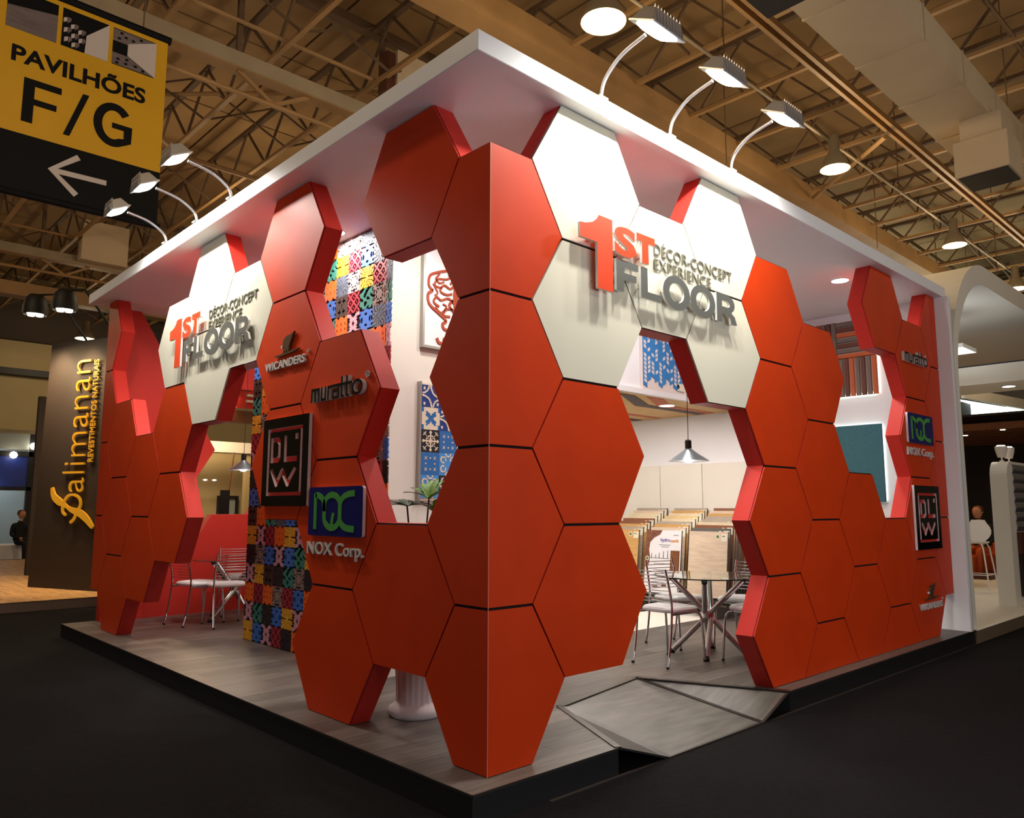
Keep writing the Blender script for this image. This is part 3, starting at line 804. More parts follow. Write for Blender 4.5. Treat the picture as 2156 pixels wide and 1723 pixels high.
def felt_logo(P, x0, z0, side_word):
    """lower-case black word with linked crossbars, 0.66 x 0.095"""
    t = thing('black_lettering', 'raised black lower-case lettering with joined crossbars on the %s wall' % side_word, 'sign', P(x0+.33, z0, 0))
    st = .026
    def L(parts, nm='letter'):
        mb = MB()
        for pts in parts: ribbon_mb(mb, pts, st if not isinstance(pts, dict) else st, P, 0.004, .036, 0, 1)
        mb.build(nm, ['logo_blk', 'logo_silver'], t)
    X = lambda a: x0+a; Z = lambda b: z0+b
    h = .095
    def box(a, b, c, d): return [(X(a), Z((c+d)/2)), (X(b), Z((c+d)/2))]
    def plates(rects):
        mb = MB()
        for a, b, c, d in rects: mb.prism([(X(a), Z(c)), (X(b), Z(c)), (X(b), Z(d)), (X(a), Z(d))], P, 0.004, .036, 0, 1)
        mb.build('letter', ['logo_blk', 'logo_silver'], t)
    plates([(0, .022, 0, h), (.022, .118, h-.02, h), (.048, .070, 0, h-.02), (.096, .118, 0, h-.02)])                 # m
    plates([(.132, .154, 0, h), (.154, .205, 0, .018), (.183, .205, .018, h)])                                         # u
    plates([(.219, .241, 0, h), (.241, .275, h-.02, h)])                                                             # r
    plates([(.275, .375, h-.016, h+.002), (.353, .375, 0, h-.016), (.285, .353, .042, .057), (.285, .305, .0, .042), (.305, .353, 0, .016)])   # a
    plates([(.392, .414, 0, h+.045), (.375, .392, h-.016, h+.002), (.414, .455, h-.016, h+.002), (.414, .432, 0, .016)])                              # t
    plates([(.455, .477, 0, h+.045), (.477, .53, h-.016, h+.002), (.477, .495, 0, .016)])                                                          # t
    n = 28
    plate([[(X(.59)+.066*math.cos(2*PI*i/n), Z(.05)+.052*math.sin(2*PI*i/n)) for i in range(n)], [(X(.59)+.043*math.cos(2*PI*i/n), Z(.05)+.034*math.sin(2*PI*i/n)) for i in range(n)]],
          P, 0.004, .036, 'logo_blk', 'logo_silver', t, 'letter')
    reg_mark(P, X(.668), Z(.125), .02, t)
    return t
felt_logo(FLW, -1.822, 2.056, 'left')
felt_logo(FRW, 5.715, 2.868, 'right')

def block_sign(P, x0, z0, w_, h_, side_word):
    t = thing('square_letter_sign', 'black acrylic plaque with framed red block letters on the %s wall' % side_word, 'sign', P(x0+w_/2, z0, 0))
    X = lambda a: x0+a*w_; Z = lambda b: z0+b*h_
    q = lambda *p: [(X(a), Z(b)) for a, b in p]
    outer = q((0, 0), (1, 0), (1, 1), (0, 1))
    r1 = q((.115, .115), (.875, .115), (.875, .885), (.115, .885)); r2 = q((.16, .155), (.835, .155), (.835, .845), (.16, .845))
    D1 = q((.19, .49), (.36, .49), (.41, .53), (.41, .74), (.36, .78), (.19, .78)); D2 = q((.245, .55), (.335, .55), (.36, .575), (.36, .695), (.335, .725), (.245, .725))
    Lp = q((.49, .49), (.77, .49), (.77, .55), (.545, .55), (.545, .79), (.49, .79))
    dot = q((.725, .735), (.79, .735), (.79, .80), (.725, .80))
    Wp = q((.19, .40), (.24, .43), (.345, .30), (.43, .41), (.465, .43), (.50, .41), (.58, .29), (.72, .43), (.77, .40), (.60, .215), (.565, .215), (.46, .34), (.35, .215), (.315, .215))
    plate([outer, r1, r2, D1, D2, Lp, dot, Wp], P, 0.004, 0.028, 'sign_blk', 'sign_edge', t, 'plaque')
    MB().prism(q((.1, .1), (.9, .1), (.9, .9), (.1, .9)), P, 0.001, 0.004).build('red_inlay', 'letter_o' if False else 'side', t)
    return t
block_sign(FLW, -2.545, 1.350, .695, .642, 'left')
block_sign(FRW, 5.765, 0.921, .71, .656, 'right')

def corp_sign(P, x0, z0, w_, h_, zt, side_word):
    t = thing('green_navy_sign', 'navy plaque with linked green letters and metal wording below on the %s wall' % side_word, 'sign', P(x0+w_/2, z0, 0))
    r = .022
    pts = []
    for cx_, cz_, a0 in ((x0+w_-r, z0+h_-r, 0), (x0+r, z0+h_-r, 90), (x0+r, z0+r, 180), (x0+w_-r, z0+r, 270)):
        pts += [(cx_+r*math.cos(math.radians(a0+k*22.5)), cz_+r*math.sin(math.radians(a0+k*22.5))) for k in range(5)]
    MB().prism(pts, P, 0.004, 0.026, 0, 1).build('plaque', ['navy', 'sign_edge'], t)
    X = lambda a: x0+a*w_; Z = lambda b: z0+b*h_
    mb = MB(); sw = .040
    q = lambda pp: [(X(a), Z(b)) for a, b in pp]
    ribbon_mb(mb, q([(.14, .13), (.14, .87)]), .036, P, .026, .030)
    ribbon_mb(mb, q([(.14, .83)]+arc(.14, .62, .17, .22, 80, 0, 8)+[(.315, .5)]+arc(.46, .38, .145, .215, 180, 360, 14)+[(.605, .5)]+arc(.46, .62, .145, .215, 0, 180, 14)+[(.315, .5)]), sw, P, .026, .030)
    ribbon_mb(mb, q([(.86, .86), (.76, .845)]+arc(.76, .60, .155, .235, 100, 180, 8)+[(.605, .5)]+arc(.76, .38, .155, .215, 180, 262, 8)+[(.86, .155)]), sw, P, .0262, .0302)
    ribbon_mb(mb, q([(.455, .17), (.47, .36), (.49, .46)]), .03, P, .0261, .0301)
    mb.build('linked_letters', 'green', t)
    text_objs('NOX Corp.', P, x0-.02, x0+w_, zt, zt+.108, 0.004, .02, 'logo_silver', 'logo_silver', t, bold=.01)
    return t
corp_sign(FLW, -1.82, 1.155, .676, .320, 1.006, 'left')
corp_sign(FRW, 5.712, 2.012, .715, .316, 1.862, 'right')

# ================================================================== flood lamps on curved arms
def flood(i, base, head, energy, label):
    b = Vector(base); h = Vector(head); out = Vector((h.x-b.x, h.y-b.y, 0)); n = out.normalized(); sidev = Vector((-n.y, n.x, 0))
    t = thing('flood_lamp', label, 'lamp', base)
    L_ = out.length; dz = h.z-b.z
    pts = bez([b, b+Vector((0, 0, dz*.45))+n*L_*.08, b+n*L_*.38+Vector((0, 0, dz*.86)), b+n*L_*.80+Vector((0, 0, dz*1.05))], 8)
    MB().tube(pts, .0125, 10).build('arm', 'brushed', t, smooth=True)
    MB().box(b.x-.04, b.x+.04, b.y-.03, b.y+.03, b.z, b.z+.012).build('foot_plate', 'alum', t)
    # head: tilted box, lens on the underside facing the wall
    tl = math.radians(28)
    d_in = (-n*math.sin(tl)+Vector((0, 0, -math.cos(tl)))).normalized()       # light direction: down and back to the wall
    u = (-n*math.cos(tl)+Vector((0, 0, math.sin(tl)))).normalized()
    def Q(a, b_, c): return h + sidev*a + u*b_ - d_in*c
    W_, D_ = (.15, .095) if energy == E_FLOOD_R else (.125, .085)
    mb = MB()
    top = .085
    vs = [Q(-W_, -D_, 0), Q(W_, -D_, 0), Q(W_, D_, 0), Q(-W_, D_, 0), Q(-W_*.85, -D_*.5, top), Q(W_*.85, -D_*.5, top), Q(W_*.85, D_*.5, top), Q(-W_*.85, D_*.5, top)]
    mb.add(vs, [(0, 1, 2, 3), (4, 7, 6, 5), (0, 4, 5, 1), (1, 5, 6, 2), (2, 6, 7, 3), (3, 7, 4, 0)])
    hs_ = mb.build('housing', 'alum', t, bevel=.006)
    for k in range(9):
        a = -W_*.8+k*W_*.2
        m2 = MB(); m2.add([Q(a-.004, -D_*1.12, .0), Q(a+.004, -D_*1.12, .0), Q(a+.004, -D_*.35, top+.018), Q(a-.004, -D_*.35, top+.018), Q(a-.004, -D_*.8, .0), Q(a+.004, -D_*.8, .0), Q(a+.004, -D_*.35, top-.01), Q(a-.004, -D_*.35, top-.01)],
                          [(0, 1, 2, 3), (4, 7, 6, 5), (0, 3, 7, 4), (1, 5, 6, 2), (0, 4, 5, 1), (3, 2, 6, 7)])
        m2.build('cooling_fin', 'brushed', hs_)
    m3 = MB(); m3.add([Q(-W_*1.04, -D_*1.05, -.008), Q(W_*1.04, -D_*1.05, -.008), Q(W_*1.04, D_*1.05, -.008), Q(-W_*1.04, D_*1.05, -.008), Q(-W_*1.04, -D_*1.05, .002), Q(W_*1.04, -D_*1.05, .002), Q(W_*1.04, D_*1.05, .002), Q(-W_*1.04, D_*1.05, .002)],
            [(0, 1, 2, 3), (4, 7, 6, 5), (0, 4, 5, 1), (1, 5, 6, 2), (2, 6, 7, 3), (3, 7, 4, 0)])
    bz_ = m3.build('bezel', 'alum', t)
    m4 = MB(); ring = []; n_ = 20
    for rr_, cc_ in ((1.0, -.010), (.8, -.022), (.4, -.030)):
        ring += [Q(W_*.92*rr_*math.copysign(abs(math.cos(2*PI*k/n_))**.6, math.cos(2*PI*k/n_)), D_*.92*rr_*math.copysign(abs(math.sin(2*PI*k/n_))**.6, math.sin(2*PI*k/n_)), cc_) for k in range(n_)]
    fs = [tuple(range(2*n_, 3*n_))]
    for a in range(2):
        for k in range(n_): fs.append((a*n_+k, a*n_+(k+1) % n_, (a+1)*n_+(k+1) % n_, (a+1)*n_+k))
    m4.add(ring, fs); m4.build('lens', 'lamp_on', bz_, smooth=True)
    light('SPOT', 'lamp_beam', h+d_in*.055, energy, (1.0, .96, .88), .05, t, d_in, math.radians(150), .6)
    return t
RT = ROOF+0.122
for i, x in enumerate((0.86, 1.585, 2.37)):
    flood(i, (x, -0.06, RT), (x+.0, -0.50, 4.125), E_FLOOD_R, 'steel flood lamp on a curved arm over the right aisle, %s' % ('nearest the roof corner', 'middle of the three', 'farthest from the roof corner')[i])
for i, y in enumerate((3.07, 3.80, 4.56)):
    flood(i, (-0.145, y, RT), (-0.61, y, 4.08), E_FLOOD_L, 'steel flood lamp on a curved arm over the left aisle, %s' % ('nearest the roof corner', 'middle of the three', 'farthest from the roof corner')[i])

# ceiling downlights of the booth
def downlight(x, y, z, label, e=E_DOWN, r=.085):
    t = thing('downlight', label, 'light', (x, y, z))
    MB().lathe([(r*1.16, -.001), (r*1.16, -.010), (r*1.0, -.012), (r*1.0, -.001)], (x, y, z), 28).build('ring', 'white', t)
    MB().lathe([(0.0001, -.006), (r*.99, -.006), (r*.99, -.001), (0.0001, -.001)], (x, y, z), 28).build('diffuser', 'lamp_on', t)
    light('AREA', 'lamp_beam', (x, y, z-.02), e, (1, .95, .88), r*1.8, t, (0, 0, -1))
    return t
downlight(0.70, 2.83, ROOF, 'round downlight in the white soffit beside the mosaic tiles', E_DOWN*1.3, .07)
downlight(5.34, 0.43, ROOF, 'round downlight in the white soffit near the striped panel')
downlight(5.58, 2.85, 2.66, 'round downlight in the low plywood ceiling', E_DOWN*.8, .095)
for k, (x, y) in enumerate(((2.0, .9), (3.7, 1.4), (1.0, 1.5), (1.6, 5.6), (0.55, 4.6), (3.8, 6.0))):
    light('AREA', 'soffit_light', (x, y, ROOF-.03), E_DOWN*(1.2 if k < 3 else 1.0), (1, .95, .88), .18, None, (0, 0, -1))
for x, y in ((3.6, 3.6), (5.4, 3.9), (4.4, 2.8)):
    light('AREA', 'inner_room_light', (x, y, 2.63), E_DOWN*.95, (1, .96, .9), .2, None, (0, 0, -1))

# ================================================================== furniture
def chair(label, loc, deg, group):
    t = thing('chrome_chair', label, 'chair', loc, group, local=True, rot=math.radians(deg))
    sp = []
    n = 28
    out = []
    for k in range(n):
        a = 2*PI*k/n; ca, sa = math.cos(a), math.sin(a)
        x = .205*math.copysign(abs(ca)**.55, ca); y = .20*math.copysign(abs(sa)**.55, sa)*(1+.10*(x/.2))
        out.append((x, y))
    mb = MB(); rings = [(.93, .437), (1.0, .446), (1.0, .462), (.93, .478), (.6, .486), (.2, .488)]
    vs = [(a*s_, b*s_, z) for s_, z in rings for a, b in out]; fs = [tuple(range(n))[::-1], tuple((len(rings)-1)*n+k for k in range(n))]
    for i in range(len(rings)-1):
        for k in range(n): fs.append((i*n+k, i*n+(k+1) % n, (i+1)*n+(k+1) % n, (i+1)*n+k))
    mb.add(vs, fs); mb.build('seat', 'vinyl', t, smooth=True)
    r = .0105
    for s_ in (-1, 1):
        l1 = MB().tube(bez([(-.27, s_*.185, 0), (-.225, s_*.185, .22), (-.20, s_*.185, .43), (-.202, s_*.185, .54), (-.235, s_*.18, .70), (-.262, s_*.175, .805)], 5), r, 9).build('rear_post', 'chrome', t, smooth=True)
        l2 = MB().tube(bez([(.235, s_*.20, 0), (.215, s_*.195, .28), (.20, s_*.19, .385), (.16, s_*.18, .424), (.06, s_*.175, .428), (-.19, s_*.175, .428)], 5), r, 9).build('front_leg', 'chrome', t, smooth=True)
        for xx, yy, lg in ((-.27, .185, l1), (.235, .20, l2)):
            MB().lathe([(.0125, 0), (.0125, .018)], (xx, s_*yy, 0), 10).build('foot_cap', 'blacktip', lg)
    for k in range(9):
        z = .53+k*.032; f = (z-.53)/.27
        x = -.203-(.055*f**1.25); y = .183-.008*f
        MB().tube([(x, -y, z), (x-.016, -y*.5, z), (x-.022, 0, z), (x-.016, y*.5, z), (x, y, z)], .0042, 6).build('slat', 'chrome', t, smooth=True)
    MB().tube([(.17, -.178, .426), (.17, .178, .426)], .008, 8).build('cross_rail', 'chrome', t, smooth=True)
    return t
def place(c, loc, deg, label):
    k = copy_tree(c); k.location = loc; k.rotation_euler = (0, 0, math.radians(deg)); k['label'] = label; return k
GR = 'chrome chairs at the glass tables'
c0 = chair('chrome slat-back chair with white seat, nearest the big red corner wall', (3.085, 1.11, F), -2, GR)
place(c0, (3.83, 1.53, F), -102, 'chrome slat-back chair with white seat behind the glass table, in front of the poster board')
place(c0, (3.665, .585, F), 90, 'chrome chair with white seat half hidden by the red hexagon edge, near side')
place(c0, (4.17, 1.02, F), 186, 'chrome slat-back chair with white seat on the far right side of the glass table')
place(c0, (.93, 6.12, F), 12, 'chrome slat-back chair seen from the side in the left seating corner')
place(c0, (1.13, 5.76, F), 80, 'chrome slat-back chair with its back to the aisle beside the mosaic tiles')
place(c0, (1.62, 6.62, F), -105, 'chrome chair behind the table in the left seating corner')

def table(label, cx, cy, a0):
    t = thing('glass_table', label, 'table', (cx, cy, F), 'round glass tables')
    for k in range(4):
        a = math.radians(a0+90*k); c_, s_ = math.cos(a), math.sin(a)
        r_ = .335
        off = .03
        p = Vector((cx+c_*r_, cy+s_*r_, F+.012)); q = Vector((cx-c_*r_*.98-s_*off*0, cy-s_*r_*.98, F+.682)); mid = (p+q)/2+Vector((-s_, c_, 0))*.028
        ob = MB().tube([p, mid, q], .024, 14).build('leg', 'chrome', t, smooth=True)
        d = (q-p).normalized()
        MB().tube([p-d*.012, p+d*.022], .0265, 14).build('foot_cap', 'blacktip', ob)
        MB().tube([q-d*.02, q+d*.014], .0265, 14).build('top_pad', 'blacktip', ob)
    MB().lathe([(.0001, 0), (.052, 0), (.056, .01), (.056, .05), (.052, .06), (.0001, .06)], (cx, cy, F+.318), 20).build('hub', 'chrome', t)
    MB().lathe([(.0001, 0), (.475, 0), (.48, .003), (.48, .008), (.475, .011), (.0001, .011)], (cx, cy, F+.698), 64).build('glass_top', 'glass', t)
    return t
table('round glass table with crossed chrome tube legs in the right opening', 3.625, 1.065, 29)
table('round glass table with crossed chrome tube legs beside the far red wall', 1.40, 6.20, 20)

def pendant(label, x, y, zr, R_, e):
    t = thing('pendant_lamp', label, 'lamp', (x, y, zr), 'pendant lamps over the tables')
    MB().lathe([(R_, 0), (R_*.94, .006), (R_*.55, .055), (R_*.30, .090), (R_*.17, .110), (R_*.17, .114), (R_*.28, .093), (R_*.53, .058), (R_*.92, .010), (R_*.97, .003)], (x, y, zr), 44).build('shade', 'shade', t, smooth=True)
    MB().lathe([(.045, .0), (.047, .05), (.04, .055)], (x, y, zr+.045-.04), 20).build('socket', 'shade', t)
    MB().lathe([(.0001, 0), (.028, 0), (.030, .005), (.030, .075), (.02, .085), (.0001, .085)], (x, y, zr+.112), 20).build('cap', 'cord', t)
    MB().tube([(x, y, zr+.19), (x+.006, y, (zr+ROOF)/2), (x, y, ROOF)], .0035, 6).build('cable', 'cord', t)
    MB().lathe([(.0001, -.018), (.022, -.014), (.038, -.002), (.040, .010), (.034, .018), (.0001, .02)], (x, y, zr), 20).build('bulb', 'lamp_on', t, smooth=True)
    light('POINT', 'bulb_light', (x, y, zr-.06), e, (1, .96, .9), .04, t)
    return t
pendant('grey metal cone pendant over the glass table in the right opening', 3.436, 1.10, 1.772, .19, E_PEND)
pendant('grey metal cone pendant hanging in the left opening beside the mosaic', 1.365, 6.0, 1.785, .18, E_PEND)

# planter and palm
t = thing('fluted_planter', 'white fluted column planter standing behind the left wall opening', 'planter', (.46, 1.215, F))
def flute(a, z): return 1.0 - (.035*(.5+.5*math.cos(a*22)) if .085 < z < .50 else 0)
prof = [(.0001, 0), (.165, 0), (.178, .012), (.182, .03), (.176, .05), (.155, .066), (.140, .08), (.134, .092), (.136, .20), (.148, .36), (.168, .49), (.176, .505), (.195, .515), (.202, .535), (.195, .552), (.175, .555), (.165, .53), (.0001, .53)]
MB().lathe(prof, (.46, 1.215, F), 132, rf=flute).build('pot_body', 'pot', t, smooth=True)
MB().lathe([(.0001, 0), (.162, 0), (.15, .006), (.0001, .012)], (.46, 1.215, F+.53), 24).build('soil', 'woodbr', t)
t = thing('palm_plant', 'broadleaf palm with fanned green fronds in the white planter', 'plant', (.46, 1.215, F+.54))
random.seed(11)
fans = [((.51, 1.10, 1.30), 62, 1.12, 'leaf'), ((.44, 1.33, 1.35), 30, .9, 'leafd'), ((.50, 1.42, 1.20), 20, .9, 'leafd'), ((.60, 1.30, 1.40), 60, 1.0, 'leaf'), ((.56, 1.02, 1.15), 40, .9, 'leafd'), ((.62, 1.15, 1.10), 30, .9, 'leaf')]
for (px, py, pz), tiltd, s_, mm in fans:
    base = Vector((.46+(px-.46)*.15, 1.215+(py-1.215)*.15, F+.54)); top = Vector((px, py, pz))
    MB().tube(bez([base, base.lerp(top, .5)+Vector((0, 0, .04)), top], 6), .006, 6).build('stem', 'stem', t)
    mb = MB()
    upv = Vector((0, 0, 1)); outd = Vector((px-.40, py-1.215, 0)); outd = outd.normalized() if outd.length > .02 else Vector((-.7, -.7, 0))
    sidev = outd.cross(upv).normalized()
    nl = 9
    for k in range(nl):
        a = math.radians(-105+210*k/(nl-1))
        el = math.radians(tiltd)*(.62+.38*math.cos(a))
        d_ = (outd*math.cos(a)+sidev*math.sin(a))*math.cos(el)+upv*math.sin(el)
        ln = .26*s_*(1-.18*abs(k-(nl-1)/2)/((nl-1)/2))
        wv = d_.cross(upv)
        wv = wv.normalized() if wv.length > .05 else sidev
        prev = None
        segs = 6; vs = []; fs = []
        for i in range(segs+1):
            f_ = i/segs; c_ = top+d_*(ln*f_)-upv*(.32*ln*f_*f_)
            wd = .026*s_*math.sin(PI*min(.98, .12+.86*f_))**.7*(1 if f_ < .92 else .4)
            vs += [c_-wv*wd+upv*.004, c_-upv*.002, c_+wv*wd+upv*.004]
        for i in range(segs):
            fs += [(i*3, i*3+1, i*3+4, i*3+3), (i*3+1, i*3+2, i*3+5, i*3+4)]
        mb.add(vs, fs)
    mb.build('palm_leaf', mm, t, recalc=False, smooth=False)

# sample boards in stepped racks
random.seed(21)
bcols = [('honey oak', (206, 160, 98)), ('pale ash', (222, 204, 172)), ('grey taupe', (178, 164, 148)), ('red-brown walnut', (140, 88, 60)), ('dark grey', (104, 102, 98)), ('straw', (218, 192, 136)), ('warm beige', (216, 194, 170)), ('pale ash', (222, 204, 172)), ('grey taupe', (178, 164, 148))]
for nm, c in bcols: mat('board_'+nm.replace(' ', '_').replace('-', '_'), c, .5, var=.12, vscale=5, stretch=(1, 1, 6))
mat('poster_tree', (120, 74, 56), .6, var=.3, vscale=14); mat('poster_purple', (96, 84, 160), .5); mat('poster_orange', (196, 130, 60), .5); mat('poster_grey', (110, 108, 108), .6)
NB = 9
ordn = ['front', 'second', 'third', 'fourth', 'fifth', 'sixth', 'seventh', 'eighth', 'rear']
for rk, (ya, word) in enumerate(((2.10, 'right'), (2.745, 'middle'), (3.42, 'left'))):
    rt_ = thing('display_rack', 'stepped dark rack holding floor sample boards, %s of three' % word, 'rack', (6.1, ya+.27, F))
    for s_ in (.0, .53):
        MB().box(5.60, 6.72, ya+s_+.12, ya+s_+.14, F, F+.20).build('side_rail', 'brace', rt_)
    for k in range(NB):
        f_ = k/(NB-1)
        MB().box(5.62+1.05*f_, 5.64+1.05*f_, ya+.30*f_, ya+.54+.30*f_, F+.15, .19+.33*f_).build('ledge', 'brace', rt_)
    for k in range(NB):
        f_ = k/(NB-1)
        xb = 5.60+1.04*f_; zb = .27+.285*f_*(1 if k else 1); y0 = ya+.30*f_+(random.random()-.5)*.02; zt = zb+.785
        nm, c = ('warm beige', None) if (rk == 0 and k == 0) else (('honey oak', None) if (rk == 2 and k == 0) else random.choice(bcols))
        poster = (rk == 1 and k == 0)
        t = thing('sample_board', ('white printed poster board with a tree picture, front of the middle rack' if poster else '%s floor sample board, %s in the %s rack' % (nm, ordn[k], word)), 'board', (xb, y0+.27, zb), 'floor sample boards in the racks')
        lean = .10
        def PS(x, z, d, xb=xb, zb=zb): return (xb+lean*(z-zb)/.785-d, -x, z)
        y1 = y0+.545
        MB().prism([(-y1, zb), (-y0, zb), (-y0, zt), (-y1, zt)], PS, -0.022, 0.0, 0, 1).build('board', ['vinyl' if poster else MATS['board_'+nm.replace(' ', '_').replace('-', '_')], 'brace'], t)
        X = lambda a: -y1+a*.545; Z = lambda b: zb+b*.785
        if not poster:
            lb_ = MB().prism([(X(.84), Z(.86)), (X(.985), Z(.86)), (X(.985), Z(.965)), (X(.84), Z(.965))], PS, 0.0, .0015).build('label', 'sticker', t)
            MB().prism([(X(.86), Z(.925)), (X(.93), Z(.925)), (X(.93), Z(.94)), (X(.86), Z(.94))], PS, 0.0015, .0025).build('print', MATS['poster_grey'], lb_)
            bd_ = MB().prism([(X(.745)+.030*math.cos(a*PI/8), Z(.925)+.030*math.sin(a*PI/8)) for a in range(16)], PS, 0.0, .0015).build('badge', 'sticker', t)
            MB().prism([(X(.745)+.020*math.cos(a*PI/8), Z(.925)+.020*math.sin(a*PI/8)) for a in range(16)], PS, 0.0015, .0025).build('badge_leaf', 'badge', bd_)
        else:
            q = lambda pp: [(X(a), Z(b)) for a, b in pp]
            MB().prism(q([(.0, 1.0), (.46, 1.0), (.40, .93), (.24, .88), (.12, .80), (.10, .68), (.14, .55), (.10, .42), (.0, .40)]), PS, 0.0, .001).build('tree_print', MATS['poster_tree'], t)
            text_objs('hydro', PS, X(.42), X(.69), Z(.80), Z(.875), .001, .002, MATS['poster_purple'], MATS['poster_purple'], t, bold=.02, split=False, name='print')
            text_objs('cork', PS, X(.70), X(.94), Z(.81), Z(.86), .001, .002, MATS['poster_orange'], MATS['poster_orange'], t, bold=.05, split=False, name='print')
            MB().prism(q([(.72, .36), (.97, .36), (.97, .68), (.72, .68)]), PS, 0.001, .004).build('wood_swatch', 'woodbr', t)
            for a, b, hh in ((.18, .555, .07), (.3, .555, .05), (.4, .555, .08), (.52, .555, .11), (.64, .555, .12)):
                MB().prism(q([(a-.012, b), (a+.012, b), (a+.008, b+hh), (a-.008, b+hh)]), PS, 0.001, .002).build('figure_print', MATS['poster_grey'], t)
            for a0_, a1_, b_ in ((.15, .68, .545), (.38, .70, .76), (.45, .66, .73), (.78, .92, .92), (.25, .60, .46), (.25, .55, .36), (.2, .62, .16), (.2, .6, .12)):
                MB().prism(q([(a0_, b_), (a1_, b_), (a1_, b_+.008), (a0_, b_+.008)]), PS, 0.001, .002).build('print', MATS['poster_grey'], t)
            for a0_, b0_ in ((.30, .26), (.50, .27), (.25, .08), (.5, .09)):
                MB().prism(q([(a0_, b0_), (a0_+.14, b0_), (a0_+.14, b0_+.05), (a0_, b0_+.05)]), PS, 0.001, .002).build('photo_print', MATS['poster_tree'], t)
            MB().prism([(X(.06)+.030*math.cos(a*PI/8), Z(.54)+.030*math.sin(a*PI/8)) for a in range(16)], PS, 0.0015, .0025).build('badge', 'sticker', t)
            MB().prism([(X(.06)+.020*math.cos(a*PI/8), Z(.54)+.020*math.sin(a*PI/8)) for a in range(16)], PS, 0.0025, .0035).build('badge_leaf', 'badge', t)

# ================================================================== hall roof structure
def girder(y, x0, x1, label, zb=7.0):
    t = thing('roof_girder', label, 'girder', ((x0+x1)/2, y, zb), 'long steel girders under the hall ceiling')
    MB().box(x0, x1, y-.02, y+.20, zb, zb+.20).build('box_beam', 'beam2', t)
    MB().box(x0, x1, y-.01, y+.20, zb-.012, zb).build('lit_underside', 'beam', t)  # beam underside lit from below, put in as a warmer coloured sheet
    MB().tube([(x0, y+.09, zb-.30), (x1, y+.09, zb-.30)], .035, 8).build('bottom_chord', 'beam', t)
    MB().bar((x0, y+.09, 8.45), (x1, y+.09, 8.45), .16, .14).build('top_chord', 'beamd', t)
    MB().tube([(x0, y-.02, 7.62), (x1, y-.02, 7.62)], .03, 8).build('conduit', 'beam', t)
    k = 0; x = x0
    while x < x1:
        MB().bar((x, y+.09, zb+.2), (x, y+.09, 8.4), .07, .07).build('post', 'beamd', t)
        x += 2.2
    mb = MB(); x = x0
    while x < x1:
        mb.bar((x, y+.09, zb), (x+.5, y+.09, zb-.3), .05, .05); mb.bar((x+1.0, y+.09, zb), (x+.5, y+.09, zb-.3), .05, .05); x += 2.2
    b_ = mb.build('web_bars', 'beam', t); b_['kind'] = 'stuff'
    return t
girder(6.25, -12, 34, 'pale steel girder with braced tube below, just beyond the hanging banner')
girder(16.8, -12, 34, 'pale steel girder far behind the banner at the left')
girder(-4.6, -10, 34, 'steel girder over the right-hand aisle')
# solid cream beam
tag(MB().box(-4, 34, 3.55, 3.95, 7.25, 7.62).build('box_beam', 'beam'), 'deep cream box beam running above the white roof of the booth', 'beam')
tag(MB().box(-12, 34, 17.9, 18.3, 6.3, 6.62).build('box_beam', 'beam'), 'cream box duct far behind the banner', 'beam')
tag(MB().tube([(-8, 1.86, 6.92), (34, 1.86, 6.92)], .022, 10).build('ceiling_pipe', 'beam2', smooth=True), 'thin pale pipe carrying the row of bright hall lamps', 'pipe')
tag(MB().tube([(-8, 9.6, 7.1), (34, 9.6, 7.1)], .04, 10).build('ceiling_pipe', 'beam', smooth=True), 'thin pipe crossing above the left flood lamps', 'pipe')
t = thing('ceiling_rails', 'double steel rail with dark bolts beside the big duct', 'rail', (12, 1.1, 7.0))
for dy in (0, .12): MB().bar((-6, 1.12+dy, 7.1), (34, 1.12+dy, 7.1), .05, .09).build('rail', 'beam', t)
# lattice joists across
def joist_proto():
    t = thing('roof_joist', 'lattice steel joist crossing under the hall ceiling boards', 'joist', (0, 8, 8.0), 'lattice joists under the hall ceiling', local=True)
    y0, y1 = -19.0, 22.0
    MB().bar((0, y0, -.45), (0, y1, -.45), .07, .06).build('bottom_chord', 'beam', t)
    MB().bar((0, y0, .42), (0, y1, .42), .09, .07).build('top_chord', 'beamd', t)
    mb = MB(); y = y0; k = 0
    while y < y1-.7:
        a, b = (-.45, .42) if k % 2 == 0 else (.42, -.45)
        mb.bar((0, y, a), (0, y+.8, b), .035, .035); y += .8; k += 1
    w_ = mb.build('web_bars', 'beamd', t); w_['kind'] = 'stuff'
    mb = MB(); y = y0+.8
    while y < y1-2:
        mb.bar((0, y, -.45), (1.36, y+.4, .42), .03, .03); mb.bar((0, y, -.45), (-1.36, y+.4, .42), .03, .03); y += 3.2
    w_ = mb.build('cross_braces', 'beamd', t); w_['kind'] = 'stuff'
    return t
jp = joist_proto()
jp.location = (-8.0, 8, 8.0)
for k in range(1, 30):
    j_ = copy_tree(jp); j_.location = (-8.0+1.4*k, 8, 8.0)
# diagonal wind braces
random.seed(5)
for i, (a, b) in enumerate((((-3, 6.3, 7.5), (2.0, 10.5, 7.5)), ((4.0, 6.6, 7.9), (-1.0, 11.5, 7.9)), ((11.5, 3.5, 7.35), (9.0, 1.2, 6.9)))):
    tag(MB().tube([a, b], .035, 8).build('wind_brace', 'beam'), 'diagonal tube brace under the hall ceiling', 'brace', 'diagonal braces under the hall ceiling')
# vertical thin hanger rods
for i in range(14):
    x = -2+i*1.9; y = (-.3, 1.86, 3.0)[i % 3]
    tag(MB().tube([(x, y, 6.6), (x, y, 8.86)], .009, 5).build('hanger_rod', 'beamd'), 'thin hanger rod below the hall ceiling', 'rod', 'thin hanger rods under the hall ceiling')

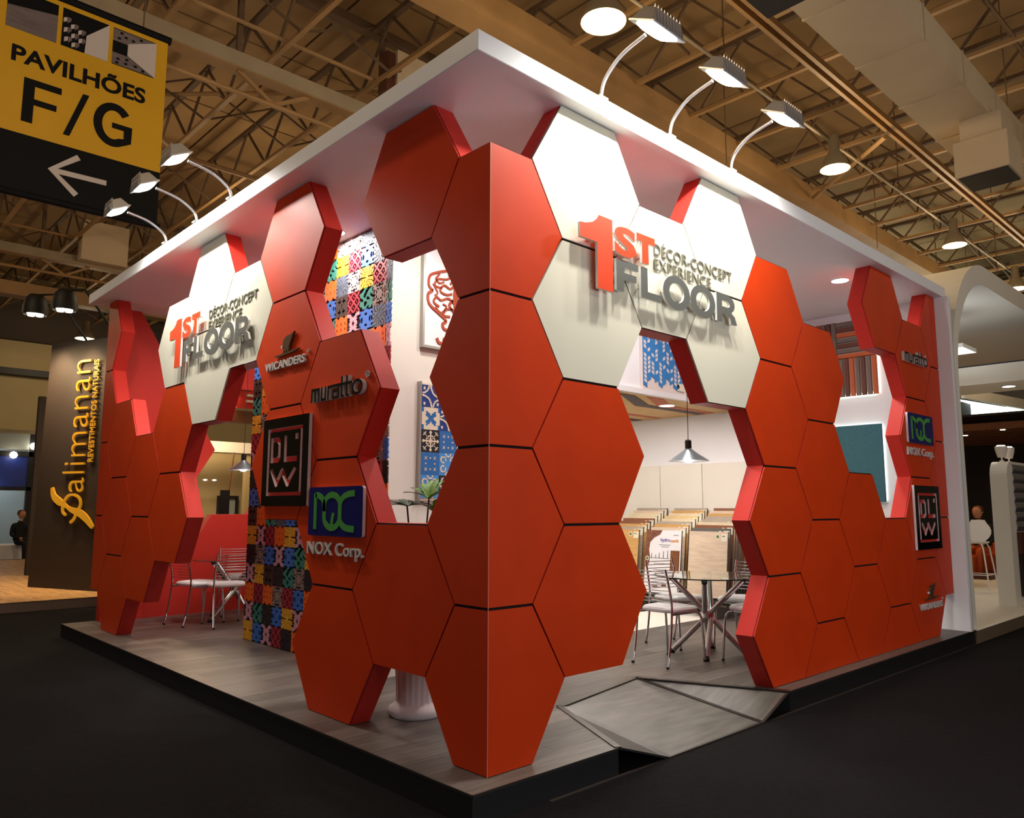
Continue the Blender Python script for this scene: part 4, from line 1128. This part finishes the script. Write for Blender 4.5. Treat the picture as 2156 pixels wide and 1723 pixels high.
# big air duct with outlets
t = thing('air_duct', 'large cream sheet-metal air duct running over the right aisle', 'duct', (5, -.2, 6.0))
MB().box(-6, 9.0, -.56, .12, 6.0, 6.40).build('duct_body', 'duct', t)
MB().box(9.0, 24, -.95, -.35, 5.9, 6.3).build('duct_body', 'duct', t)
for k in range(20):
    x = -5.5+k*1.2
    yy = (-.56, .12, 6.0, 6.4) if x < 9 else (-.95, -.35, 5.9, 6.3)
    MB().box(x, x+.03, yy[0]-.012, yy[1]+.012, yy[2]-.012, yy[3]+.012).build('seam', 'duct', t)
for k, x in enumerate((2.28, 7.35, 12.4)):
    t2 = thing('air_outlet', 'square air outlet box under the duct, %s' % ('nearest, cut by the top edge', 'above the booth right end', 'farthest')[k], 'vent', (x+.25, -.4, 5.3))
    MB().box(x+.02, x+.50, -.68, -.24, 5.72, 6.0).build('neck', 'duct', t2)
    MB().box(x-.03, x+.56, -.74, -.17, 5.28, 5.72).build('box', 'duct' if k else 'grille', t2)
    MB().box(x, x+.53, -.71, -.20, 5.268, 5.279).build('grille', 'grille', t2)
# wall-hung grey box & small things on the girder
t = thing('junction_box', 'grey electrical cabinet hung on the girder above the roof', 'box', (3.4, 6.0, 7.3))
MB().box(3.35, 3.95, 5.85, 6.15, 7.25, 8.0).build('cabinet', 'duct', t); MB().box(3.2, 3.34, 5.9, 6.1, 7.35, 7.95).build('red_breaker', 'brownfab', t)
t = thing('junction_box', 'orange-lit electrical cabinet hung on the far girder', 'box', (1.6, 16.6, 7.3))
MB().box(1.9, 2.9, 16.42, 16.78, 7.05, 8.0).build('cabinet', 'duct', t)

# high-bay lamps
def bay(x, y, z, label, r=.215, e=E_BAY, grp=None, top=7.0):
    t = thing('high_bay_lamp', label, 'lamp', (x, y, z), grp)
    MB().lathe([(r, 0), (r*.98, .02), (r*.72, .16), (r*.45, .26), (r*.36, .29), (r*.36, .52), (r*.3, .54), (.0001, .54)], (x, y, z), 32).build('reflector', 'beam2', t, smooth=True)
    MB().lathe([(.0001, -.03), (r*.6, -.02), (r*.97, .0), (r*.97, .008), (.0001, .008)], (x, y, z), 32).build('lens', 'lamp_warm', t, smooth=True)
    MB().tube([(x, y, z+.54), (x, y, top)], .012, 6).build('hanger', 'beamd', t)
    light('POINT', 'lamp_light', (x, y, z-.25), e, (1, .76, .47), .2, t)
    return t
bay(3.22, 1.86, 6.42, 'brightest round hall lamp, nearest, above the white roof', .24)
bay(8.57, 1.80, 6.45, 'round hall lamp on the pipe, second in the row')
bay(13.65, 1.72, 6.45, 'round hall lamp above the arched neighbour booth')
bay(18.0, 1.75, 6.45, 'round hall lamp at the right edge, farthest in the row')
bay(3.5, 22.1, 6.3, 'round hall lamp far away above the dark panel', .27, top=8.86)
for x, y in ((-2.0, 1.86), (-2.0, 9.5), (3.3, 11.5), (8.6, 11.5), (-3.5, -6), (3.3, -6.5), (9, -6.5), (15, -6), (14, 9.5), (-3, 17), (9, 19)):
    light('POINT', 'hall_light', (x, y, 6.2), E_BAY, (1, .76, .47), .25)
for x, y in ((-0.5, -7.5), (3.2, -7.2)):      # unseen fill added beyond the right aisle to brighten wall and soffit
    light('AREA', 'aisle_fill_light', (x, y, 1.9), 98, (.93, .94, 1.0), 3.0, None, (.05, 1, .35))
for x, y in ((-8.0, 1.0), (-8.0, 6.0)):                   # weaker fill added beyond the left aisle, no visible source
    light('AREA', 'aisle_fill_light', (x, y, 1.9), 38, (1, .95, .95), 3.0, None, (1, .05, .35))

# ================================================================== hanging banner
BY = 5.8
PBn = P_front(BY)
t = thing('hanging_banner', 'tall yellow and black direction banner hanging at the upper left', 'banner', (-.7, BY, 4.45))
MB().prism([(-1.56, 4.45), (.14, 4.45), (.14, 5.085), (-1.56, 5.085)], PBn, -.01, .01).build('black_cloth', 'bblack', t)
MB().prism([(-1.56, 5.085), (.14, 5.085), (.14, 6.66), (-1.56, 6.66)], PBn, -.01, .01).build('yellow_cloth', 'yellow', t)
MB().tube([(-1.62, BY, 6.69), (.17, BY, 6.69)], .045, 12).build('top_tube', 'bblack', t)
MB().tube([(-1.62, BY, 4.46), (.17, BY, 4.46)], .035, 12).build('bottom_tube', 'bblack', t)
for x in (-1.2, -.13): MB().tube([(x, BY, 6.72), (x, BY, 7.6)], .008, 6).build('hanger_wire', 'beamd', t)
for x0 in (-1.425, -.93, -.435):
    MB().prism([(x0, 6.17), (x0+.453, 6.17), (x0+.453, 6.595), (x0, 6.595)], PBn, .010, .012).build('printed_square', 'bblack', t)
q = lambda x0, pp: [(x0+a*.453, 6.17+b*.425) for a, b in pp]
MB().prism(q(-1.425, [(0, 0), (1, 0), (1, .72), (.0, .55)]), PBn, .012, .0135).build('printed_floor', 'bgrey', t)
MB().prism(q(-.93, [(.5, .0), (1, 0), (1, 1), (.52, .48)]), PBn, .012, .0135).build('printed_wall', 'bwhite', t)
# cube pattern rhombi
rh = [(.02, .62, 0), (.18, .5, 1), (.34, .42, 0), (.04, .36, 1), (.2, .26, 0), (.36, .2, 1), (.06, .12, 0), (.22, .03, 1)]
for a, b, c in rh:
    for dx, m_ in ((0, 'bwhite'), (.085, 'bgrey')):
        aa = a+dx
        MB().prism(q(-.93, [(max(0, aa), b), (min(.5, aa+.075), b+(.05 if dx == 0 else .09)), (min(.5, aa+.075), min(.98, b+.16)), (max(0, aa), min(.98, b+.12+(.05 if dx else 0)))]), PBn, .0122, .0137).build('printed_cube', m_, t)
MB().prism(q(-.435, [(.34, .68), (1, 1), (1, 0), (.34, .35)]), PBn, .012, .0135).build('printed_wall', 'bwhite', t)
MB().prism(q(-.435, [(0, .65), (.34, .65), (1, .98), (0, .98)]), PBn, .0118, .0128).build('printed_ceiling', 'bgrey', t)
MB().prism(q(-.435, [(0, .02), (.95, .02), (.34, .33), (0, .33)]), PBn, .0118, .0128).build('printed_floor', 'bgrey', t)
for a, b in ((.1, .72), (.25, .8), (.42, .78), (.6, .88), (.15, .88), (.1, .15), (.28, .08), (.3, .2), (.5, .1), (.68, .05), (.08, .04)):
    MB().prism(q(-.435, [(a, b), (a+.07, b), (a+.07, b+.06), (a, b+.06)]), PBn, .0129, .0139).build('printed_dot', 'bblack', t)
text_objs('PAVILH\u00d5ES', PBn, -1.353, -.066, 5.825, 6.045, .010, .0135, 'bblack', 'bblack', t, bold=.03)
MB().prism([(-1.225, 5.22), (-1.125, 5.22), (-1.125, 5.42), (-.92, 5.42), (-.92, 5.485), (-1.125, 5.485), (-1.125, 5.62), (-.885, 5.62), (-.885, 5.69), (-1.225, 5.69)], PBn, .010, .0135).build('letter', 'bblack', t)
MB().prism([(-.845, 5.205), (-.785, 5.205), (-.625, 5.712), (-.685, 5.712)], PBn, .010, .0135).build('letter', 'bblack', t)
mb = MB(); gp = arc(-.372, 5.475, .155, .205, 40, 300, 22)+[(-.222, 5.33), (-.222, 5.465)]
ribbon_mb(mb, gp, .085, PBn, .010, .0135); ribbon_mb(mb, [(-.385, 5.47), (-.18, 5.47)], .06, PBn, .0101, .0136)
mb.build('letter', 'bblack', t)
mb = MB(); ribbon_mb(mb, [(-.915, 4.79), (-.40, 4.80)], .055, PBn, .010, .013); ribbon_mb(mb, [(-.68, 5.0), (-.925, 4.795), (-.68, 4.585)], .06, PBn, .0101, .0131)
mb.build('arrow', 'bwhite', t)

# ================================================================== left neighbour: dark panels with gilt lettering
Av = Vector((.45, 12.1, F)); ux = Vector((.384615, -.923077, 0)); nn = Vector((-.923077, -.384615, 0))
def PP(x, z, d): p = Av+ux*x+nn*d; return (p.x, p.y, z)
tag(MB().prism([(0.02, F), (2.6, F), (2.6, 4.12), (0.16, 4.12)], PP, -.12, 0).build('tall_panel', 'darkpanel'), 'tall dark brown panel carrying vertical gilt lettering at the left', 'panel')
tag(MB().box(.93, 3.0, 14.6, 14.75, F, 3.54).build('tall_panel', 'darkpanel'), 'lower dark panel behind the gilt lettered one', 'panel')
t = thing('gilt_lettering', 'vertical gilt script lettering on the tall dark panel', 'sign', PP(1, 1, .03))
PG = lambda x, z, d: PP(x, z, d)
text_objs('alimanan', PG, .74, 1.24, 1.585, 3.77, .02, .05, 'gold', 'gold', t, bold=-.018, rot=True)
mb = MB(); cp = lambda pts: [(p[0], p[1]) for p in bez([(a, b, 0) for a, b in pts], 7)]
c_ = cp([(.50, 1.66), (.56, 1.52), (.70, 1.43), (.80, 1.39), (1.0, 1.30), (1.2, 1.25), (1.38, 1.15), (1.53, 1.02)])
ribbon_mb(mb, c_, [.03+.07*abs(math.sin(PI*2*i/len(c_)))+.02 for i in range(len(c_))], PG, .02, .05)
ribbon_mb(mb, cp([(.88, 1.21), (.80, 1.27), (.80, 1.40), (.90, 1.52), (1.03, 1.54), (1.17, 1.49), (1.215, 1.38), (1.13, 1.24), (1.08, 1.15), (1.0, 1.09)]), .04, PG, .021, .051)
mb.build('script_letter', 'gold', t)
text_objs('REVESTIMENTOS NATURAIS', PG, 1.30, 1.42, 2.07, 3.76, .02, .04, 'gold', 'gold', t, bold=.0, rot=True)
for k, (xx) in enumerate((.40, 1.12)):
    t = thing('cluster_spotlight', 'black four-bulb spotlight on a bent arm above the dark panel, %s' % ('left one', 'right one')[k], 'lamp', PP(xx, 4.4, .6))
    c_ = Vector(PP(xx, 4.50, .5))
    MB().lathe([(.0001, .36), (.10, .34), (.16, .27), (.19, .12), (.19, .0), (.17, .0), (.17, .03), (.0001, .03)], tuple(c_), 24).build('hood', 'cord', t, smooth=True)
    MB().tube([tuple(c_+Vector((0, 0, .34))), tuple(Vector(PP(xx+.25, 4.86, .35))), tuple(Vector(PP(xx+.62, 4.12, .0)))], .02, 8).build('arm', 'cord', t)
    for a in range(4):
        dx, dy = .085*math.cos(a*PI/2+.5), .085*math.sin(a*PI/2+.5)
        MB().lathe([(.0001, -.02), (.05, -.01), (.06, .03), (.0001, .03)], (c_.x+dx, c_.y+dy, c_.z), 14).build('bulb', 'led_small', t)
    tgt = Vector(PP(xx+.15, 2.9, 0))
    light('SPOT', 'lamp_beam', c_+Vector((0, 0, -.06)), 260, (1, .75, .45), .06, t, tgt-c_, math.radians(60), .7)
t = thing('neighbour_platform', 'low platform with light wood floor at the left', 'platform', (2, 14, HF))
MB().box(-8, 14, 9.82, 20.4, HF, F-.005).build('plinth', 'greybrown', t)
k = 0; x = -6.0
while x < 3:
    MB().box(x+.002, x+.198, 9.80, 20, F-.005, F).build('floor_board', 'woodfloor', t); x += .2
light('AREA', 'neighbour_light', (-.2, 11.6, 3.9), 70, (1, .7, .4), .6, None, (0.2, 0, -1))
light('AREA', 'neighbour_light', (3.5, 12.5, 3.6), 90, (1, .74, .45), .8, None, (0, 0, -1))

# far hall wall and booths on the left
wl = struct(MB().box(-30, 40, 26.0, 26.3, HF, 9.0).build('wall_far', 'cream'))
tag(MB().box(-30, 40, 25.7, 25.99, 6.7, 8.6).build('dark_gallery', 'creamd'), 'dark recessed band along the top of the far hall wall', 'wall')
tag(MB().box(-30, 40, 25.6, 25.98, 5.55, 5.75).build('wall_pipe', 'darkframe'), 'dark pipe along the far cream hall wall', 'pipe')
t = thing('glazed_booth', 'far glazed booth with blue fascia and dark frame', 'booth', (1, 23, HF))
MB().box(-8, 7, 22.4, 22.45, 1.90, 2.75).build('blue_fascia', 'bluep', t)
MB().box(-8, 7, 22.35, 22.5, 2.75, 2.9).build('frame_rail', 'darkframe', t)
MB().box(-8, 7, 22.35, 22.5, 1.80, 1.9).build('frame_rail', 'darkframe', t)
MB().box(-8, 7, 24.5, 24.6, HF, 3.4).build('inner_wall', 'paleglass', t)
for x in (-2.2, .2, 1.25, 2.35, 3.4):
    MB().box(x, x+(.34 if abs(x-1.25) < .1 else .12), 22.35, 22.5, HF, 3.5).build('post', 'darkframe', t)
for x in (-1, 1.5, 3.9): MB().box(x, x+.9, 22.36, 22.44, 2.95, 3.45).build('transom_pane', 'paleglass', t)
MB().box(-8, 7, 22.3, 22.5, 3.4, 3.5).build('top_beam', 'beam2', t)
MB().box(-8, 7, 20.5, 24.6, HF, -.09).build('booth_floor', 'creamd', t)
for k, (x, z) in enumerate(((2.42, 3.05), (1.95, 2.78), (1.5, 1.83))):
    tag(MB().lathe([(.0001, -.1), (.07, -.07), (.1, 0), (.07, .07), (.0001, .1)], (x, 22.2, z), 14).build('spot_bulb', 'led_small'), 'glowing spot bulb in the far glazed booth, %s' % ('upper', 'middle', 'lower')[k], 'light')
light('AREA', 'booth_light', (1.5, 23.4, 3.2), 60, (.85, .95, 1), 1.0, None, (0, 0, -1))

# beige booth seen through the gaps of the left wall
t = thing('beige_booth', 'beige booth with dark banner and mirror seen through the far gap', 'booth', (5, 14, HF))
MB().box(3.9, 9.5, 14.2, 14.35, F, 2.55).build('back_wall', 'cream', t)
MB().box(3.6, 9.5, 13.4, 13.6, 2.52, 2.75).build('header_beam', 'warmwhite', t)
MB().box(4.75, 4.95, 13.45, 13.6, F, 2.52).build('post', 'cream', t)
MB().box(3.2, 9.5, 12.2, 12.4, 3.05, 3.3).build('brown_header', 'woodbr', t)
MB().box(3.9, 4.75, 12.15, 12.19, 3.35, 3.75).build('red_sign', 'side', t)
MB().bar((4.1, 12.14, 3.5), (4.5, 12.14, 3.5), .01, .05).build('sign_stroke', 'warmwhite', t); MB().bar((4.1, 12.14, 3.62), (4.5, 12.14, 3.62), .01, .05).build('sign_stroke', 'warmwhite', t)
MB().box(4.03, 4.22, 13.0, 13.05, F, 1.70).build('dark_banner', 'darkframe', t); MB().tube([(4.2, 13.02, 1.7), (4.28, 13.02, 2.5)], .015, 6).build('banner_pole', 'woodbr', t)
for b in ((4.44, 4.50, 1.1, 1.60), (4.84, 4.90, 1.1, 1.60), (4.5, 4.84, 1.54, 1.60)): MB().box(b[0], b[1], 14.1, 14.2, b[2], b[3]).build('mirror_frame', 'darkframe', t)
MB().box(4.5, 4.84, 14.14, 14.2, 1.1, 1.54).build('mirror', 'paleglass', t)
MB().box(3.0, 4.0, 14.6, 15.0, .75, .80).build('shelf', 'woodbr', t); MB().box(3.0, 4.0, 14.6, 15.0, 1.25, 1.29).build('shelf', 'woodbr', t)
MB().box(2.5, 4.1, 15.0, 15.1, F, 2.2).build('shelf_back', 'woodbr', t)
for k, x in enumerate((3.3, 3.9, 4.1)):
    tag(MB().lathe([(.0001, -.02), (.05, 0), (.0001, .02)], (x+.1, 13.8, 1.93), 12).build('small_spot', 'led_small'), 'tiny warm spot under the ceiling of the beige booth', 'light', 'tiny spots in the beige booth')

# ================================================================== people (far away)
def person(label, loc, face_deg, sitz, cloth, cloth2, hairm, lean=0.0):
    """seated figure facing +x locally"""
    t = thing('person', label, 'person', loc, None, local=True, rot=math.radians(face_deg))
    J = {'pel': (0, 0, sitz+.09), 'waist': (-.01+lean*.3, 0, sitz+.28), 'chest': (lean*.7, 0, sitz+.45), 'neck': (lean, 0, sitz+.60), 'headb': (lean+.02, 0, sitz+.68)}
    names = list(J); V = [Vector(J[n_]) for n_ in names]; R_ = [.15, .125, .15, .06, .055]; E = [(0, 1), (1, 2), (2, 3), (3, 4)]
    def chain(start, pts, rs):
        i = start
        for p, r_ in zip(pts, rs):
            V.append(Vector(p)); R_.append(r_); E.append((i, len(V)-1)); i = len(V)-1
    for s_ in (-1, 1):
        chain(0, [(.08, s_*.10, sitz+.09), (.44, s_*.11, sitz+.06), (.46, s_*.11, .10), (.46, s_*.11, .05), (.58, s_*.12, .04)], [.10, .07, .05, .045, .04])
        chain(2, [(lean*.8, s_*.18, sitz+.52), (lean*.6+.04, s_*.24, sitz+.26), (.24+lean*.5, s_*.14, sitz+.18), (.32+lean*.5, s_*.10, sitz+.18)], [.06, .045, .035, .035])
    me = bpy.data.meshes.new('body'); me.from_pydata([tuple(v) for v in V], E, [])
    ob = bpy.data.objects.new('body', me); COL.objects.link(ob)
    md = ob.modifiers.new('skin', 'SKIN'); sv = me.skin_vertices[0].data
    for i, r_ in enumerate(R_): sv[i].radius = (r_, r_)
    sv[0].use_root = True
    sd_ = ob.modifiers.new('s', 'SUBSURF'); sd_.levels = 1
    dg = bpy.context.evaluated_depsgraph_get(); nm = bpy.data.meshes.new_from_object(ob.evaluated_get(dg)); bpy.data.objects.remove(ob)
    nm.materials.clear()
    for m_ in (cloth, cloth2, 'skin'): nm.materials.append(M[m_])
    for p in nm.polygons:
        c = p.center; p.material_index = 1 if c.z < sitz+.16 and c.x > -.3 and c.z < sitz+.15 else 0
        if c.z > sitz+.62 or (c.x > .27+lean*.4 and c.z > sitz+.13): p.material_index = 2
        p.use_smooth = True
    b = bpy.data.objects.new('body', nm); COL.objects.link(b); b.parent = t
    hc = (lean+.04, 0, sitz+.68)
    hd_ = MB().lathe([(.0001, 0), (.05, .01), (.075, .06), (.088, .12), (.085, .17), (.06, .215), (.0001, .235)], hc, 18, rf=lambda a, z: 1+.12*math.cos(a)).build('head', 'skin', t, smooth=True)
    MB().lathe([(.093, .10), (.098, .14), (.092, .19), (.065, .235), (.0001, .25)], (hc[0]-.02, 0, hc[2]), 18).build('hair', hairm, hd_, smooth=True)
    MB().lathe([(.0001, 0), (.012, .0), (.014, .02), (.0001, .035)], (hc[0]+.095, 0, hc[2]+.09), 8).build('nose', 'skin', hd_)
    for s_ in (-1, 1):
        MB().lathe([(.0001, 0), (.009, .005), (.0001, .014)], (hc[0]+.083, s_*.03, hc[2]+.12), 8).build('eye', 'cord', hd_)
        MB().lathe([(.0001, 0), (.012, .015), (.010, .04), (.0001, .05)], (hc[0], s_*.088, hc[2]+.09), 8).build('ear', 'skin', hd_)
    MB().bar((hc[0]+.088, -.022, hc[2]+.055), (hc[0]+.088, .022, hc[2]+.055), .008, .008).build('mouth', 'side', hd_)
    return t
person('person with brown hair in a dark suit seated at the far left booth', (2.05, 21.2, -.1), -70, .44, 'suit', 'suit', 'hair')
t = thing('white_bench', 'white cloth-covered bench under the seated person at the far left', 'bench', (2.1, 21.5, -.09))
MB().box(1.2, 3.2, 21.25, 21.75, -.09, .36).build('cover', 'vinyl', t, bevel=.03)

# ================================================================== right neighbour: arched white booth
AX0, AX1, AZ = 7.03, 13.3, 4.45
def arch_out(x0, x1, z1, r, n=12):
    return [(x0, F)]+arc(x0+r, z1-r, r, r, 180, 90, n)+arc(x1-r, z1-r, r, r, 90, 0, n)+[(x1, F)]
oo = [(AX0, F)]+arc(AX0+1.45, AZ-1.55, 1.45, 1.55, 180, 90, 16)+[(16.0, AZ)]
ii = [(AX0+.13, F)]+arc(AX0+1.45, AZ-1.62, 1.32, 1.36, 180, 90, 16)+[(16.0, AZ-.26)]
t = thing('arched_booth', 'white rounded arch portal of the neighbouring booth at the right', 'booth', (10, 0, HF))
mb = MB(); n = len(oo)
P0 = lambda x, z, y: (x, y, z)
for i in range(n-1):
    mb.prism([oo[i], oo[i+1], ii[i+1], ii[i]], P0, -.10, 3.4)
mb.build('arch_shell', 'warmwhite', t)
MB().box(15.8, 16.0, 3.2, 3.4, F, AZ-.26).build('rear_post', 'warmwhite', t)
MB().box(10.5, 11.6, -.05, 3.3, 3.22, 3.50).build('cross_beam', 'warmwhite', t)
MB().box(10.5, 10.52, -.05, 3.3, 3.50, 3.52).build('beam_edge', 'darkframe', t)
t = thing('cream_platform', 'cream glossy platform floor of the arched booth', 'platform', (12, 5, HF))
MB().box(7.02, 22, -.14, 9.7, HF, F-.004).build('plinth', 'greybrown', t); MB().box(7.02, 22, -.15, 9.7, F-.004, F).build('floor_sheet', 'warmwhite', t)
for k, (x, y, z) in enumerate(((9.6, .75, 3.60), (11.0, .35, 3.22))):
    t = thing('downlight', 'round downlight in the arched booth, %s' % ('under the vault', 'under the cross beam')[k], 'light', (x, y, z))
    if k == 0: MB().box(9.3, 9.9, .45, 1.05, 3.602, 3.66).build('ceiling_box', 'warmwhite', t)
    MB().lathe([(.0001, -.006), (.085, -.006), (.085, -.001), (.0001, -.001)], (x, y, z), 24).build('diffuser', 'lamp_on', t)
    MB().lathe([(.1, 0), (.1, -.012), (.087, -.012), (.087, 0)], (x, y, z), 24).build('ring', 'alum', t)
light('AREA', 'vault_light', (11.0, .6, 3.15), 16, (1, .9, .75), .4, None, (0, 0, -1))
light('AREA', 'vault_uplight', (9.4, .9, 3.3), 12, (.9, .95, 1), 1.2, None, (0, 0, 1))
# kiosk with rounded top and steel front
t = thing('rounded_kiosk', 'white rounded kiosk with ribbed steel front inside the arched booth', 'kiosk', (10.5, .3, F))
ko = arch_out(0, .34, 2.0, .12, 6)
mb = MB()
body = [(9.68, F), (9.70, 1.75)]+arc(9.90, 1.78, .20, .22, 180, 90, 8)+[(12.9, 2.0), (12.9, F)]
MB().prism(body, lambda x, z, y: (x, y, z), .14, .35).build('shell', 'warmwhite', t)
vs = []; n_ = 40
for j in range(7):
    z0 = 1.02+j*.135
    mb = MB(); prof = [(0, z0), (.006, z0+.01), (.016, z0+.045), (.019, z0+.068), (.016, z0+.09), (.006, z0+.125), (0, z0+.133)]
    mb.prism(prof, lambda d, z, x: (x, .14-d, z), 9.95, 12.9); mb.build('steel_rib', 'brushed', t)
MB().box(9.95, 12.9, .09, .14, .72, 1.015).build('leather_band', 'brownfab', t); MB().box(9.95, 12.9, .10, .14, .14, .715).build('dark_front', 'darkpanel', t)
for x in (10.1, 10.45, 10.8): 
    for z in (.80, .93): MB().box(x, x+.03, .08, .092, z, z+.02).build('stud', 'brushed', t)
for k, x in enumerate((9.95, 10.30)):
    t = thing('clear_spotlight', 'small clear-hooded spotlight on top of the rounded kiosk, %s' % ('left', 'right')[k], 'lamp', (x, .3, 2.0))
    MB().lathe([(.03, 0), (.03, .02), (.012, .025), (.012, .06), (.05, .065), (.075, .16), (.08, .22), (.0001, .22)], (x, .25, 2.0), 20).build('hood', 'clear', t, smooth=True)
    MB().lathe([(.0001, .222), (.055, .222), (.05, .235), (.0001, .24)], (x, .25, 2.0), 14).build('bulb', 'led_small', t)
# bar stool
t = thing('bar_stool', 'white shell bar stool on thin white legs beside the kiosk', 'stool', (12.1, 1.35, F))
bx, by = 12.1, 1.30
mb = MB()
for s_ in (-1, 1):
    for q_ in (-1, 1):
        MB().tube([(bx+s_*.14, by+q_*.14, .76), (bx+s_*.17, by+q_*.17, .68), (bx+s_*.24, by+q_*.24, F)], .012, 8).build('leg', 'vinyl', t, smooth=True)
pts = [(bx+s_*.215, by+q_*.215, .25) for s_, q_ in ((-1, -1), (1, -1), (1, 1), (-1, 1), (-1, -1))]
MB().tube(pts, .009, 6).build('foot_ring', 'vinyl', t)
MB().lathe([(.0001, 0), (.18, .0), (.215, .012), (.22, .03), (.18, .02), (.0001, .012)], (bx, by, .76), 28).build('seat', 'vinyl', t, smooth=True)
mb = MB(); rows_ = []
for j in range(7):
    f_ = j/6; z = .79+.36*f_; wd = (.10+.10*math.sin(PI*min(1, f_*1.1))**.8)
    rows_.append([(bx+.20+.05*f_-.04*(1-abs(k_/4-1))*0, by+(k_/4-1)*wd*1.0, z) for k_ in range(9)])
vs = [p for r_ in rows_ for p in r_]+[(p[0]+.012, p[1], p[2]) for r_ in rows_ for p in r_]; fs = []
for j in range(6):
    for k_ in range(8):
        a = j*9+k_; fs.append((a, a+1, a+10, a+9)); fs.append((63+a, 63+a+9, 63+a+10, 63+a+1))
bd = [k_ for k_ in range(9)]+[j*9+8 for j in range(1, 7)]+[54+k_ for k_ in range(7, -1, -1)]+[j*9 for j in range(5, 0, -1)]
for i in range(len(bd)): fs.append((bd[i], bd[(i+1) % len(bd)], 63+bd[(i+1) % len(bd)], 63+bd[i]))
mb.add(vs, fs); mb.build('backrest', 'vinyl', t, smooth=True)

# dark restaurant-like booth further right/back
t = thing('dark_booth', 'dark booth with brown slatted ceiling and orange banquette at the right', 'booth', (17, 4, HF))
MB().box(16.3, 24, 9.0, 9.2, F, 3.6).build('rear_wall', 'darkpanel', t)
MB().box(21.6, 21.8, -.1, 9, F, 3.34).build('side_wall', 'darkpanel', t)
for k in range(6): MB().box(16.4+k*.9, 16.75+k*.9, -.1, 8, 3.05, 3.2).build('ceiling_slat', 'woodbr', t)
MB().box(16.3, 21.9, -.1, 9, 3.35, 3.4).build('ceiling_sheet', 'darkpanel', t)
for x, y in ((16.6, 1.9), (17.5, 2.9)):
    MB().lathe([(.0001, -.01), (.05, -.01), (.05, 0), (.0001, 0)], (x, y, 3.05), 14).build('ceiling_spot', 'led_small', t)
t = thing('banquette', 'orange upholstered banquette behind the bar stool', 'sofa', (14.6, 2.4, F))
MB().box(14.0, 16.0, 1.9, 2.6, F, .45).build('seat_base', 'orangefab', t, bevel=.03); MB().box(15.6, 16.0, 1.0, 3.2, .3, .95).build('backrest', 'orangefab', t, bevel=.04)
MB().box(13.9, 16.1, 1.6, 2.7, F, .12).build('plinth', 'brownfab', t)
person('person with dark hair in a brown top seated on the orange banquette, left', (14.9, 2.55, F), 200, .45, 'brownfab', 'suit', 'cord', .05)
person('person in a black outfit seated on the orange banquette, right', (14.7, 1.90, F), 170, .45, 'suit', 'orangefab', 'hair', .1)
# white ceiling canopy of another stand; emission stands in for light on it
t = thing('lit_canopy', 'white wedge-shaped canopy made to glow beyond the arched booth', 'canopy', (20, 4, 4.0))
MB().prism([(17.9, 3.3), (22.0, 2.7), (22.3, 3.2), (21.8, 6.0), (18.4, 6.0)], lambda x, y, d: (x, y, d), 3.98, 4.02).build('glowing_canopy_sheet', 'led', t)
MB().bar((18.2, 3.1, 4.15), (22.1, 2.6, 4.15), .08, .26).build('fascia', 'warmwhite', t); MB().bar((22.1, 2.6, 4.15), (22.5, 3.25, 4.15), .08, .26).build('fascia', 'warmwhite', t)
MB().box(18.4, 19.1, 3.2, 3.9, 3.5, 3.97).build('speaker_box', 'darkframe', t)
for x, y in ((18.6, 3.6), (21.5, 5.5)): MB().tube([(x, y, 4.0), (x, y, 8.86)], .012, 6).build('hanger_wire', 'beamd', t)
light('AREA', 'lounge_light', (14.5, 2.2, 2.9), 14, (1, .55, .25), .6, None, (0, 0, -1))

# ------------------------------------------------------------------ done
bpy.context.view_layer.update()
for o_ in bpy.data.objects:
    if '_w' in o_: del o_['_w']
    if '_w2' in o_: del o_['_w2']
